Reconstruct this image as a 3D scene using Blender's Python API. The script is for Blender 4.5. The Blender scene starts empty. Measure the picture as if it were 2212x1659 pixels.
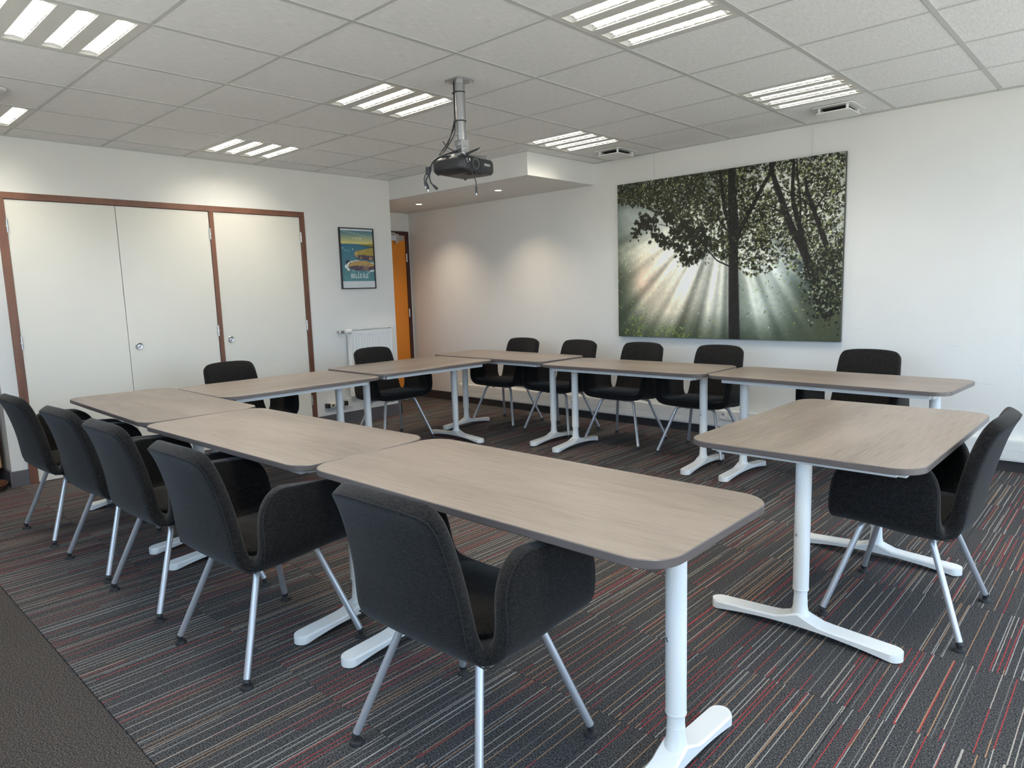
import bpy, bmesh, math, random
import numpy as np
from mathutils import Vector, Matrix
random.seed(4)
C = bpy.context.scene.collection
PI = math.pi

# ------------------------------------------------------------------ camera, sky, exposure
sc = bpy.context.scene
H = 2.446                                        # ceiling height
cam_d = bpy.data.cameras.new('camera'); cam = bpy.data.objects.new('camera', cam_d); C.objects.link(cam)
f_px, yaw, pitch, roll = 1486.4, -0.75096, -0.13503, -0.03071
Fw = Vector((math.sin(yaw)*math.cos(pitch), math.cos(yaw)*math.cos(pitch), math.sin(pitch)))
R0 = Vector((math.cos(yaw), -math.sin(yaw), 0)); U0 = R0.cross(Fw)
Rt = R0*math.cos(roll)+U0*math.sin(roll); Up = -R0*math.sin(roll)+U0*math.cos(roll)
M = Matrix((Rt, Up, -Fw)).transposed().to_4x4(); M.translation = Vector((2.5995, -1.8549, H-1.16135))
cam.matrix_world = M
cam_d.sensor_fit = 'HORIZONTAL'; cam_d.sensor_width = 36; cam_d.lens = f_px/2212*36; cam_d.clip_start = .02
sc.camera = cam
sc.view_settings.view_transform = 'Standard'; sc.view_settings.look = 'None'
sc.view_settings.gamma = 1; sc.view_settings.use_curve_mapping = False
sc.view_settings.exposure = 1.52
SKY = 2.0        # strength of the overcast sky outside the windows
TUBE = 31.0      # radiance of the fluorescent tubes
SPOT = 15.0       # recessed downlights, watt

w = bpy.data.worlds.new('sky'); sc.world = w; w.use_nodes = True
nt = w.node_tree; nt.nodes.clear()
o_ = nt.nodes.new('ShaderNodeOutputWorld'); bg = nt.nodes.new('ShaderNodeBackground')
tc = nt.nodes.new('ShaderNodeTexCoord'); sx = nt.nodes.new('ShaderNodeSeparateXYZ'); cr = nt.nodes.new('ShaderNodeValToRGB')
mr = nt.nodes.new('ShaderNodeMapRange'); mr.inputs['From Min'].default_value = -1
nt.links.new(tc.outputs['Generated'], sx.inputs[0]); nt.links.new(sx.outputs['Z'], mr.inputs['Value'])
nt.links.new(mr.outputs[0], cr.inputs[0]); nt.links.new(cr.outputs[0], bg.inputs[0]); nt.links.new(bg.outputs[0], o_.inputs[0])
e = cr.color_ramp.elements; e[0].position = .485; e[0].color = (.74, .72, .68, 1); e[1].position = .52; e[1].color = (.60, .78, 1.06, 1)
bg.inputs[1].default_value = SKY
try:
    sc.cycles.use_denoising = True; sc.cycles.max_bounces = 8; sc.cycles.diffuse_bounces = 5
    sc.cycles.caustics_reflective = False; sc.cycles.caustics_refractive = False; sc.cycles.sample_clamp_indirect = 6
except Exception: pass

# ------------------------------------------------------------------ materials
def mat(name, col, rough=.5, metal=0, spec=.5):
    m = bpy.data.materials.new(name); m.use_nodes = True; b = m.node_tree.nodes['Principled BSDF']
    b.inputs['Base Color'].default_value = (*col, 1); b.inputs['Roughness'].default_value = rough
    b.inputs['Metallic'].default_value = metal; b.inputs['Specular IOR Level'].default_value = spec
    return m
class N:                                          # tiny node helper
    def __init__(s, m): s.m = m; s.t = m.node_tree; s.b = s.t.nodes['Principled BSDF']
    def n(s, ty, **k):
        x = s.t.nodes.new('ShaderNode'+ty)
        for a, v in k.items(): setattr(x, a, v)
        return x
    def l(s, a, b): s.t.links.new(a, b)
    def math(s, op, a, b=None, c=None):
        x = s.n('Math', operation=op)
        for i, v in enumerate((a, b, c)):
            if v is None: continue
            if isinstance(v, (int, float)): x.inputs[i].default_value = v
            else: s.l(v, x.inputs[i])
        return x.outputs[0]
    def coord(s, kind='Object', scale=(1, 1, 1)):
        t = s.n('TexCoord'); mp = s.n('Mapping'); mp.inputs['Scale'].default_value = scale
        s.l(t.outputs[kind], mp.inputs[0]); return mp.outputs[0]
    def noise(s, vec, sc_, det=3, rough=.5):
        x = s.n('TexNoise'); x.inputs['Scale'].default_value = sc_; x.inputs['Detail'].default_value = det
        x.inputs['Roughness'].default_value = rough
        if vec is not None: s.l(vec, x.inputs['Vector'])
        return x.outputs[0]
    def ramp(s, fac, stops, interp='LINEAR'):
        x = s.n('ValToRGB'); s.l(fac, x.inputs[0]); x.color_ramp.interpolation = interp
        el = x.color_ramp.elements
        while len(el) < len(stops): el.new(.5)
        for q, (p, c) in zip(el, stops): q.position = p; q.color = (*c, 1)
        return x.outputs[0]
    def bump(s, h, strength, dist=.002):
        x = s.n('Bump'); x.inputs['Strength'].default_value = strength; x.inputs['Distance'].default_value = dist
        s.l(h, x.inputs['Height']); s.l(x.outputs[0], s.b.inputs['Normal'])
    def col(s, c): s.l(c, s.b.inputs['Base Color'])
def g(v): return (v, v, v)

def wall_mat(name, col):
    m = mat(name, col, .75, spec=.25); k = N(m); v = k.coord('Object')
    k.bump(k.noise(v, 140, 3), .25, .002)
    n = k.noise(v, 1.3, 5, .6)
    k.col(k.ramp(n, [(.3, tuple(c*.965 for c in col)), (.6, col)]))
    return m
M_wall = wall_mat('wall_paint', (.74, .74, .725))
M_soffit = wall_mat('soffit_paint', (.72, .72, .71))
def scuffed_wall():
    m = wall_mat('picture_wall_paint', (.74, .74, .725)); k = N(m)
    prev = k.b.inputs['Base Color'].links[0].from_socket
    t = k.coord('Object', (1.2, 1, 26)); s1 = k.noise(t, 2.2, 4, .6)
    t2 = k.coord('Object', (1, 1, 1)); z = k.n('SeparateXYZ'); k.l(t2, z.inputs[0])
    band = k.n('MapRange'); k.l(z.outputs['Z'], band.inputs[0]); band.inputs[1].default_value = 1.15; band.inputs[2].default_value = .85
    mask = k.math('MULTIPLY', k.ramp(s1, [(.66, g(0)), (.74, g(1))]), band.outputs[0]); mask = k.math('MULTIPLY', mask, .35)
    mx = k.n('MixRGB'); k.l(mask, mx.inputs[0]); k.l(prev, mx.inputs[1]); mx.inputs[2].default_value = (.33, .32, .31, 1); k.col(mx.outputs[0])
    return m
M_wallb = scuffed_wall()
M_tile = mat('mineral_fibre_tile', (.80, .79, .77), .9, spec=.2); k = N(M_tile)
v = k.coord('Object', (1, 1, 1)); n1 = k.noise(v, 260, 2); n2 = k.noise(k.coord('Object', (1, .16, 1)), 120, 3)
k.col(k.ramp(n2, [(.35, (.76, .76, .76)), (.65, (.85, .85, .85))])); k.bump(n1, .5, .002)
M_rail = mat('ceiling_rail_paint', (.52, .525, .51), .5)
M_dark = mat('dark_void', (.02, .02, .02), .9)
M_skirt = mat('grey_skirting', (.095, .09, .10), .5)
M_skirtb = mat('black_skirting', (.035, .033, .034), .5)
M_trunk = mat('white_trunking', (.74, .73, .70), .4)
M_white = mat('white_powder_coat', (.75, .755, .745), .38); k = N(M_white)
k.bump(k.noise(k.coord('Object'), 400, 2), .08, .001)
M_socket = mat('white_socket_plastic', (.76, .75, .72), .3)
M_rad = mat('radiator_enamel', (.80, .81, .80), .25)
M_ivory = mat('ivory_plastic', (.68, .64, .52), .4)
M_blackp = mat('black_plastic', (.018, .018, .022), .42)
M_rubber = mat('black_rubber', (.02, .02, .022), .55)
M_steel = mat('brushed_steel', (.62, .62, .63), .32, 1)
M_silver = mat('silver_paint', (.50, .51, .54), .32, .55)
M_zinc = mat('galvanised_tube', (.42, .42, .43), .35, .85)
M_chrome = mat('mirror_louver', (.82, .82, .80), .18, 1)
M_trough = mat('reflector_white', (.86, .86, .84), .25, 0)
M_orange = mat('orange_door_paint', (.68, .23, .02), .5)
M_maroon = mat('maroon_frame_paint', (.055, .018, .016), .5)
M_door = mat('cream_door_laminate', (.735, .715, .655), .28, spec=.5)
k = N(M_door); k.bump(k.noise(k.coord('Object'), 60, 2), .05, .001)

def wood_mat(name, stops, scale, axis='Y', rough=.45, bump=.1, fine=60, rings=True):
    m = mat(name, stops[0][1], rough); k = N(m)
    s = {'X': (.12, 1, 1), 'Y': (1, .12, 1), 'Z': (1, 1, .12)}[axis]
    t = k.n('TexCoord'); oi = k.n('ObjectInfo'); add = k.n('VectorMath', operation='ADD'); cmb = k.n('CombineXYZ')
    k.l(k.math('MULTIPLY', oi.outputs['Random'], 23.0), cmb.inputs[0]); k.l(k.math('MULTIPLY', oi.outputs['Random'], 9.0), cmb.inputs[1])
    k.l(t.outputs['Object'], add.inputs[0]); k.l(cmb.outputs[0], add.inputs[1])
    mp = k.n('Mapping'); mp.inputs['Scale'].default_value = s; k.l(add.outputs[0], mp.inputs[0])
    n1 = k.noise(mp.outputs[0], scale, 5, .55)
    n1 = k.math('PINGPONG', k.math('MULTIPLY', n1, 9), 1.0) if rings else n1
    s2 = tuple(a if a == 1 else .03 for a in s)
    mp2 = k.n('Mapping'); mp2.inputs['Scale'].default_value = s2; k.l(add.outputs[0], mp2.inputs[0])
    n2 = k.noise(mp2.outputs[0], fine*3, 3, .6)
    f = k.math('ADD', k.math('MULTIPLY', n1, .22), k.math('MULTIPLY', n2, .78))
    k.col(k.ramp(f, stops)); k.bump(n2, bump, .001)
    return m
TOP = [(.36, (.150, .121, .102)), (.50, (.212, .173, .146)), (.62, (.256, .211, .179))]
M_topx = wood_mat('grey_oak_laminate_x', TOP, 1.6, 'X', .36)
M_topy = wood_mat('grey_oak_laminate_y', TOP, 1.6, 'Y', .36)
M_edge = mat('taupe_edge_band', (.105, .088, .084), .3)
M_mahog = wood_mat('mahogany_frame', [(.3, (.098, .040, .024)), (.7, (.172, .074, .043))], 3, 'Z', .4)
M_pine = wood_mat('light_wood', [(.3, (.36, .20, .09)), (.7, (.52, .32, .16))], 3, 'Z', .5)

def felt(name, c1, c2):
    m = mat(name, c1, .95, spec=.12); k = N(m); v = k.coord('Object')
    n = k.noise(v, 230, 3, .8); n2 = k.noise(k.coord('Object', (1, 1, 3)), 60, 5, .8)
    f = k.math('ADD', k.math('MULTIPLY', n, .6), k.math('MULTIPLY', n2, .4))
    k.col(k.ramp(f, [(.40, c1), (.54, tuple(a*.72+b*.28 for a, b in zip(c1, c2))), (.66, c2)])); k.bump(n, .6, .002)
    k.b.inputs['Sheen Weight'].default_value = .10; k.b.inputs['Sheen Roughness'].default_value = .5
    return m
M_felt = felt('charcoal_felt', (.002, .002, .002), (.036, .032, .032))
M_feltd = mat('black_seam', (.006, .006, .007), .9)

# carpet: random coloured yarn lines across each tile (object-space cell + tile random)
def carpet(name, striped):
    m = mat(name, (.03, .03, .03), .95, spec=.1); k = N(m)
    t = k.n('TexCoord'); geo = k.n('NewGeometry')
    sp = k.n('SeparateXYZ'); k.l(geo.outputs['Position'], sp.inputs[0])
    n = k.noise(geo.outputs['Position'], 210, 3, .85)
    base = k.ramp(n, [(.40, (.012, .012, .013)), (.50, (.042, .042, .045)), (.60, (.14, .137, .137))])
    if not striped:
        k.col(k.ramp(n, [(.40, (.018, .015, .014)), (.50, (.055, .047, .043)), (.60, (.14, .122, .110))])); k.bump(n, .9, .004); return m
    oi = k.n('ObjectInfo')
    # wobble of the yarn
    wob = k.math('MULTIPLY', k.math('SUBTRACT', k.noise(geo.outputs['Position'], 70, 1), .5), .0022)
    u = k.math('ADD', sp.outputs['X'], wob); out = base
    for (cell, width, seed, dens) in ((.0225, .130, 3.7, .66), (.0340, .086, 91.3, .68)):
        uc = k.math('DIVIDE', u, cell); fl = k.math('FLOOR', uc); fr = k.math('FRACT', uc)
        # each yarn changes colour part way along the tile
        wn0 = k.n('TexWhiteNoise', noise_dimensions='2D'); cb = k.n('CombineXYZ'); k.l(fl, cb.inputs[0])
        k.l(k.math('MULTIPLY', oi.outputs['Random'], 517.3+seed), cb.inputs[1]); k.l(cb.outputs[0], wn0.inputs['Vector'])
        ph = k.math('FLOOR', k.math('ADD', k.math('MULTIPLY', sp.outputs['Y'], 2.0), k.math('MULTIPLY', wn0.outputs['Value'], 3.0)))
        wn = k.n('TexWhiteNoise', noise_dimensions='3D'); cb2 = k.n('CombineXYZ'); k.l(fl, cb2.inputs[0]); k.l(ph, cb2.inputs[1])
        k.l(k.math('MULTIPLY', oi.outputs['Random'], 211.9+seed), cb2.inputs[2]); k.l(cb2.outputs[0], wn.inputs['Vector'])
        pick = k.ramp(wn.outputs['Value'], [(0, (.42, .37, .31)), (.20, (.40, .055, .055)), (.42, (.40, .23, .13)), (.58, (.36, .35, .33)), (.78, (.16, .15, .14))], 'CONSTANT')
        cen = k.math('ADD', k.math('MULTIPLY', wn0.outputs['Value'], .5), .25)
        d = k.math('ABSOLUTE', k.math('SUBTRACT', fr, cen))
        wn2 = k.n('TexWhiteNoise', noise_dimensions='1D'); k.l(k.math('ADD', k.math('MULTIPLY', wn0.outputs['Value'], 71.1), seed), wn2.inputs['W'])
        line = k.math('MULTIPLY', k.math('LESS_THAN', d, width/2), k.math('LESS_THAN', wn2.outputs['Value'], dens))
        tw = k.math('ADD', k.math('MULTIPLY', n, .9), .45)
        mm = k.n('MixRGB', blend_type='MULTIPLY'); mm.inputs[0].default_value = 1; k.l(pick, mm.inputs[1]); k.l(tw, mm.inputs[2])
        mx = k.n('MixRGB'); k.l(line, mx.inputs[0]); k.l(out, mx.inputs[1]); k.l(mm.outputs[0], mx.inputs[2]); out = mx.outputs[0]
    k.col(out); k.bump(n, .9, .004)
    return m
M_carpet = carpet('striped_carpet', True); M_plain = carpet('plain_carpet', False)

M_tube = bpy.data.materials.new('fluorescent_tube'); M_tube.use_nodes = True
_n = M_tube.node_tree; _n.nodes.clear(); _o = _n.nodes.new('ShaderNodeOutputMaterial'); _e = _n.nodes.new('ShaderNodeEmission')
_e.inputs[0].default_value = (1, .93, .79, 1); _e.inputs[1].default_value = TUBE; _n.links.new(_e.outputs[0], _o.inputs[0])
M_bulb = bpy.data.materials.new('lamp_face'); M_bulb.use_nodes = True
_n = M_bulb.node_tree; _n.nodes.clear(); _o = _n.nodes.new('ShaderNodeOutputMaterial'); _e = _n.nodes.new('ShaderNodeEmission')
_e.inputs[0].default_value = (1, .86, .66, 1); _e.inputs[1].default_value = 3; _n.links.new(_e.outputs[0], _o.inputs[0])
M_glass = bpy.data.materials.new('window_glass'); M_glass.use_nodes = True
_n = M_glass.node_tree; _n.nodes.clear(); _o = _n.nodes.new('ShaderNodeOutputMaterial'); _t = _n.nodes.new('ShaderNodeBsdfTransparent'); _t.inputs[0].default_value = (.93, .96, .95, 1)
_g = _n.nodes.new('ShaderNodeBsdfGlossy'); _g.inputs['Roughness'].default_value = .02; _x = _n.nodes.new('ShaderNodeMixShader'); _x.inputs[0].default_value = .05
_n.links.new(_t.outputs[0], _x.inputs[1]); _n.links.new(_g.outputs[0], _x.inputs[2]); _n.links.new(_x.outputs[0], _o.inputs[0])

# ------------------------------------------------------------------ mesh helpers
def box(bm, x0, x1, y0, y1, z0, z1, mi=0):
    vs = [bm.verts.new(p) for p in ((x0,y0,z0),(x1,y0,z0),(x1,y1,z0),(x0,y1,z0),(x0,y0,z1),(x1,y0,z1),(x1,y1,z1),(x0,y1,z1))]
    for q in ((3,2,1,0),(4,5,6,7),(0,1,5,4),(1,2,6,5),(2,3,7,6),(3,0,4,7)):
        bm.faces.new([vs[i] for i in q]).material_index = mi
    return vs
def rings(bm, rs, cap=True, closed=True, mi=0):
    vr = [[bm.verts.new(p) for p in r] for r in rs]; n = len(vr[0])
    for a, b in zip(vr, vr[1:]):
        for i in range(n if closed else n-1):
            bm.faces.new((a[i], a[(i+1) % n], b[(i+1) % n], b[i])).material_index = mi
    if cap:
        bm.faces.new(vr[0][::-1]).material_index = mi; bm.faces.new(vr[-1]).material_index = mi
    return vr
def tube(bm, pts, r, n=10, cap=True, mi=0):
    pts = [Vector(p) for p in pts]; rs = []; up = None
    rad = r if isinstance(r, (list, tuple)) else [r]*len(pts)
    for i, p in enumerate(pts):
        d = (pts[min(i+1, len(pts)-1)]-pts[max(i-1, 0)]).normalized()
        if up is None: up = Vector((0, 0, 1)) if abs(d.z) < .9 else Vector((1, 0, 0))
        a = d.cross(up).normalized(); b = a.cross(d).normalized(); up = b
        rs.append([p+(a*math.cos(2*PI*k/n)+b*math.sin(2*PI*k/n))*rad[i] for k in range(n)])
    return rings(bm, rs, cap, True, mi)
def smooth_path(pts, seg=5, it=2):
    P = [Vector(p) for p in pts]
    for _ in range(it):
        Q = [P[0]]
        for a, b in zip(P, P[1:]): Q += [a.lerp(b, .25), a.lerp(b, .75)]
        Q.append(P[-1]); P = Q
    return P
def lathe(bm, prof, n=20, c=(0, 0, 0), cap=True, mi=0, axis='Z'):
    def P(r, h, a):
        x, y = r*math.cos(a), r*math.sin(a)
        p = {'Z': (x, y, h), 'X': (h, x, y), 'Y': (y, h, x)}[axis]
        return (c[0]+p[0], c[1]+p[1], c[2]+p[2])
    return rings(bm, [[P(r, h, 2*PI*k/n) for k in range(n)] for r, h in prof], cap, True, mi)
def prism(bm, pts, z0, z1, mi=0, mtop=None):
    a = [bm.verts.new((x, y, z0)) for x, y in pts]; b = [bm.verts.new((x, y, z1)) for x, y in pts]
    bm.faces.new(a[::-1]).material_index = mi; bm.faces.new(b).material_index = mi if mtop is None else mtop
    for i in range(len(a)): bm.faces.new((a[i], a[(i+1) % len(a)], b[(i+1) % len(a)], b[i])).material_index = mi
def rrect(w, l, r, n=8):
    out = []
    for cx, cy, a0 in ((w/2-r, l/2-r, 0), (-w/2+r, l/2-r, PI/2), (-w/2+r, -l/2+r, PI), (w/2-r, -l/2+r, 1.5*PI)):
        out += [(cx+r*math.cos(a0+PI/2*i/n), cy+r*math.sin(a0+PI/2*i/n)) for i in range(n+1)]
    return out
def mesh(name, bm, mats, smooth=None, bevel=0, seg=2):
    bmesh.ops.recalc_face_normals(bm, faces=bm.faces)
    if bevel:
        ed = [q for q in bm.edges if len(q.link_faces) == 2 and q.calc_face_angle(0) > .6]
        bmesh.ops.bevel(bm, geom=ed, offset=bevel, segments=seg, affect='EDGES', profile=.6, clamp_overlap=True)
    me = bpy.data.meshes.new(name); bm.to_mesh(me); bm.free()
    for m in (mats if isinstance(mats, (list, tuple)) else [mats]): me.materials.append(m)
    if smooth is not None:
        me.polygons.foreach_set('use_smooth', [True]*len(me.polygons)); me.set_sharp_from_angle(angle=math.radians(smooth))
    return me
def obj(name, bm, mats, parent=None, smooth=None, bevel=0, seg=2, loc=None, label=None, kind=None):
    me = bm if isinstance(bm, bpy.types.Mesh) else mesh(name, bm, mats, smooth, bevel, seg)
    o = bpy.data.objects.new(name, me); C.objects.link(o)
    if parent: o.parent = parent
    if loc: o.location = loc
    if label: o['label'] = label
    if kind: o['kind'] = kind
    return o
def thing(name, label, cat, loc=(0, 0, 0), rz=0, group=None):
    o = bpy.data.objects.new(name, None); C.objects.link(o); o.location = loc; o.rotation_euler = (0, 0, rz); o.empty_display_size = .1
    o['label'] = label; o['category'] = cat
    if group: o['group'] = group
    return o
def tag(o, label, cat, group=None):
    o['label'] = label; o['category'] = cat
    if group: o['group'] = group
    return o
def struct(name, bm=None, m=None, parent=None, loc=None, label=None, bevel=0):
    if bm is None:
        o = bpy.data.objects.new(name, None); C.objects.link(o)
        if loc: o.location = loc
    else: o = obj(name, bm, m, parent, loc=loc, bevel=bevel)
    if parent: o.parent = parent
    else: o['kind'] = 'structure'
    if label: o['label'] = label
    return o
def copy_tree(o, parent=None):
    c = o.copy(); C.objects.link(c); c.parent = parent
    for ch in list(o.children): copy_tree(ch, c)
    return c
def B(*boxes):
    bm = bmesh.new()
    for b in boxes: box(bm, *b)
    return bm

# ------------------------------------------------------------------ room shell
WL, WB, WR, WF = -3.277, 3.627, 3.75, -2.35      # closet wall X, picture wall Y, window wall X, front wall Y
ND = -4.17                                       # orange door wall X
CE = 2.667                                       # end of the closet wall (corner)
T = .12
SO = 2.25                                        # underside of the lowered soffit

floor = struct('floor', B((ND-.3, WR+.15, WF-.15, WB+.15, -.08, -.006)), M_dark, label='charcoal carpet floor with red, beige and grey yarn lines')
bm = bmesh.new(); box(bm, -.2494, .2494, -.2494, .2494, -.006, 0)
tile_me = mesh('carpet_tile', bm, M_carpet, bevel=.0012, seg=1)
x = -4.5+.25
ys = [-1.265+.5*j for j in range(10)]
first = True
for ix in range(17):
    for j, y0 in enumerate(ys):
        x0 = -4.5+.5*ix; y1 = min(y0+.5, WB)
        if x0+.5 <= (WL if y0 < CE-.4 else ND) or x0 >= WR: continue
        o = obj('carpet_tile', tile_me, None, floor, loc=(x0+.25, y0+.25, 0))
bm = bmesh.new(); box(bm, -.4, .4, -.5, .5, -.006, 0); plain_me = mesh('border_carpet', bm, M_plain, bevel=.001, seg=1)
for ix in range(11): obj('border_carpet_strip', plain_me, None, floor, loc=(-4.5+.4+.8*ix, -1.266-.501, 0))

# closet wall (left) with the opening for the closet
CL0, CL1, CLT = -.700, 1.661, 2.066              # outer edges and top of the closet frame
struct('wall_left', B((WL-T, WL, -.80, CL0, 0, H), (WL-T, WL, CL0, CL1, CLT, H), (WL-T, WL, CL1, CE, 0, H), (WL-.75, WL-T, -.80, -.68, 0, H),
                      (ND, WL-T, CE-T, CE, 0, H)), M_wall, label='white wall with the built-in closet')
struct('wall_niche', B((WL-.85, WL-.75, WF, -.68, 0, H)), M_wall)
struct('wall_back', B((ND-T, WR+T, WB, WB+T, 0, H+.1)), M_wallb, label='long white wall that carries the forest picture')
DY0, DY1, DT = 2.70, 3.600, 2.034
struct('wall_corridor', B((ND-T, ND, CE-T, DY0, 0, H), (ND-T, ND, DY0, DY1, DT, H), (ND-T, ND, DY1, WB, 0, H)), M_wall, label='short white wall above the orange door')
FZ_0, FZ_1 = .95, 2.36; wxs = [(-1.6, -.1), (.05, 1.55), (1.7, 3.2)]
struct('wall_front', B((WL-.85, WR+T, WF-T, WF, 0, FZ_0), (WL-.85, WR+T, WF-T, WF, FZ_1, H+.1), (WL-.85, wxs[0][0], WF-T, WF, FZ_0, FZ_1), (wxs[2][1], WR+T, WF-T, WF, FZ_0, FZ_1),
    (wxs[0][1], wxs[1][0], WF-T, WF, FZ_0, FZ_1), (wxs[1][1], wxs[2][0], WF-T, WF, FZ_0, FZ_1)), M_wall)
for i, (a, b) in enumerate(wxs):
    wn = struct('window_%d' % (i+4)); t = .05
    obj('window_frame', B((a, b, WF-.09, WF-.03, FZ_0, FZ_0+t), (a, b, WF-.09, WF-.03, FZ_1-t, FZ_1), (a, a+t, WF-.09, WF-.03, FZ_0+t, FZ_1-t), (b-t, b, WF-.09, WF-.03, FZ_0+t, FZ_1-t)), M_white, wn)
    obj('pane', B((a+t, b-t, WF-.063, WF-.057, FZ_0+t, FZ_1-t)), M_glass, wn)
    L = bpy.data.lights.new('window_portal', 'AREA'); L.shape = 'RECTANGLE'; L.size = b-a; L.size_y = FZ_1-FZ_0
    L.cycles.is_portal = True
    lo = bpy.data.objects.new('window_portal', L); C.objects.link(lo); lo.location = ((a+b)/2, WF-.10, (FZ_0+FZ_1)/2); lo.rotation_euler = (PI/2, 0, 0)
WZ0, WZ1 = .12, 2.38; wys = [(-1.9, -.25), (-.1, 1.55), (1.7, 3.35)]
bxs = [(WR, WR+T, WF, WB, 0, WZ0), (WR, WR+T, WF, WB, WZ1, H+.1), (WR, WR+T, WF, wys[0][0], WZ0, WZ1), (WR, WR+T, wys[2][1], WB, WZ0, WZ1)]
for a, b in zip(wys, wys[1:]): bxs.append((WR, WR+T, a[1], b[0], WZ0, WZ1))
struct('wall_right', B(*bxs), M_wall)
for i, (a, b) in enumerate(wys):
    wn = struct('window_%d' % (i+1)); mid = (a+b)/2; t = .05
    wf = obj('window_frame', B((WR+.03, WR+.09, a, b, WZ0, WZ0+t), (WR+.03, WR+.09, a, b, WZ1-t, WZ1), (WR+.03, WR+.09, a, a+t, WZ0+t, WZ1-t),
        (WR+.03, WR+.09, b-t, b, WZ0+t, WZ1-t), (WR+.03, WR+.09, mid-.03, mid+.03, WZ0+t, WZ1-t)), M_white, wn)
    obj('pane', B((WR+.055, WR+.061, a+t, mid-.03, WZ0+t, WZ1-t)), M_glass, wn); obj('pane', B((WR+.055, WR+.061, mid+.03, b-t, WZ0+t, WZ1-t)), M_glass, wn)
    L = bpy.data.lights.new('window_portal', 'AREA'); L.shape = 'RECTANGLE'; L.size = WZ1-WZ0; L.size_y = b-a
    L.cycles.is_portal = True
    lo = bpy.data.objects.new('window_portal', L); C.objects.link(lo); lo.location = (WR+.10, mid, (WZ0+WZ1)/2); lo.rotation_euler = (0, PI/2, 0)

# soffit over the entrance
SX, SY = -1.365, CE
struct('soffit', B((ND, SX, SY, WB, SO, H), (ND, WL-.001, CE-.002, CE, SO, H)), M_soffit, label='lowered white ceiling box over the corner with the orange door')

# suspended ceiling: rails and lift-out tiles
ceiling = struct('ceiling', B((WL-.85, WR+T, WF-T, WB+T, H+.09, H+.15)), M_dark, label='grey suspended ceiling of square mineral tiles')
XL = [-3.0+.6*i for i in range(12)]; YL = [-1.8+.6*j for j in range(10)]
XE = [WL-.75 if False else WL]+XL+[WR]; YE = [WF]+YL+[WB]
lights = [(-3, -1.2), (-1.2, -1.2), (.6, -1.2), (2.4, -1.2), (-3, .6), (-1.2, .6), (.6, .6), (2.4, .6), (-1.2, 2.4), (.6, 2.4), (2.4, 2.4)]
tmes = {}
def ctile(x0, x1, y0, y1):
    w_, l_ = round(x1-x0, 3), round(y1-y0, 3)
    if w_ < .03 or l_ < .03: return
    if (w_, l_) not in tmes:
        bm = bmesh.new(); box(bm, -w_/2+.002, w_/2-.002, -l_/2+.002, l_/2-.002, 0, .012); tmes[(w_, l_)] = mesh('ceiling_tile', bm, M_tile)
    o = obj('ceiling_tile', tmes[(w_, l_)], None, ceiling, loc=((x0+x1)/2, (y0+y1)/2, H+.0025+random.uniform(-.0004, .0012)))
    return o
for x0, x1 in zip(XE, XE[1:]):
    for y0, y1 in zip(YE, YE[1:]):
        if any(abs(x0-a) < .01 and abs(y0-b) < .01 for a, b in lights): continue
        if x1 <= SX and y0 >= SY: continue
        ctile(x0, x1, y0, min(y1, SY) if (x1 <= SX+.01 and y1 > SY) else y1)
ctile(WL-.75, WL, WF, -.80)
for x_ in XL: obj('ceiling_rail', B((x_-.012, x_+.012, WF, WB if x_ > SX else SY, H, H+.03)), M_rail, ceiling)
bmr = {}
for y_ in YL:
    for x0, x1 in zip(XE, XE[1:]):
        if y_ > SY and x1 <= SX+.2: continue
        obj('ceiling_rail', B((x0+(.012 if x0 != WL else 0), x1-(.012 if x1 != WR else 0), y_-.009, y_+.009, H+.0012, H+.025)), M_rail, ceiling)
struct('trim_1', B((SX, WR, WB-.020, WB, H-.003, H+.02), (WL, WL+.018, -.8, SY, H-.003, H+.02), (SX, SX+.018, SY-.018, WB-.02, H-.003, H+.02), (WL+.018, SX, SY-.018, SY, H-.003, H+.02)), M_rail)

# skirting boards and cable trunking
struct('baseboard_left', B((WL, WL+.014, CL1, CE+.014, 0, .125), (WL-T*0, WL+.014, -.80, CL0, 0, .115), (WL-.75, WL+.014, -.814, -.80, 0, .115), (WL-.9, WL+.014, CE, CE+.014, 0, .125)), M_skirt, bevel=.002)
struct('baseboard_back', B((ND+.02, -3.33, WB-.014, WB, 0, .10), (-3.33, WR, WB-.028, WB, 0, .072)), M_skirtb, bevel=.002)
tr = thing('cable_trunking', 'white cable trunking running along the foot of the picture wall', 'trunking', (0, WB-.002, .075))
obj('body', B((-3.33, WR-.004, -.052, 0, 0, .143)), M_trunk, tr, bevel=.003)
obj('cover', B((-3.32, WR-.004, -.055, -.052, .012, .068)), M_trunk, tr, bevel=.001); obj('cover', B((-3.32, WR-.004, -.055, -.052, .072, .132)), M_trunk, tr, bevel=.001)
obj('end_cap', B((-3.338, -3.318, -.058, 0, -.004, .15)), M_ivory, tr, bevel=.002)
def socket(x, z, n, label, par=None):
    s = thing('wall_socket', label, 'socket', (x, WB-.0565, z), 0, 'sockets on the trunking')
    obj('face_plate', B((-.041*n, .041*n, -.006, 0, -.038, .038)), M_socket, s, bevel=.002)
    for i in range(n):
        cx = (i-(n-1)/2)*.075
        bm = bmesh.new(); lathe(bm, [(.027, -.0062), (.027, -.011), (.023, -.011), (.021, -.008)], 20, (cx, 0, 0), axis='Y'); r = obj('outlet', bm, M_socket, s, smooth=40)
        bm = bmesh.new()
        for dx in (-.0095, .0095): lathe(bm, [(.003, -.0082), (.003, -.0088)], 10, (cx+dx, 0, 0), axis='Y')
        lathe(bm, [(.0024, -.0082), (.0024, -.017)], 8, (cx, 0, .011), axis='Y')
        obj('pin_hole', bm, M_blackp, r)
    return s
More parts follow.
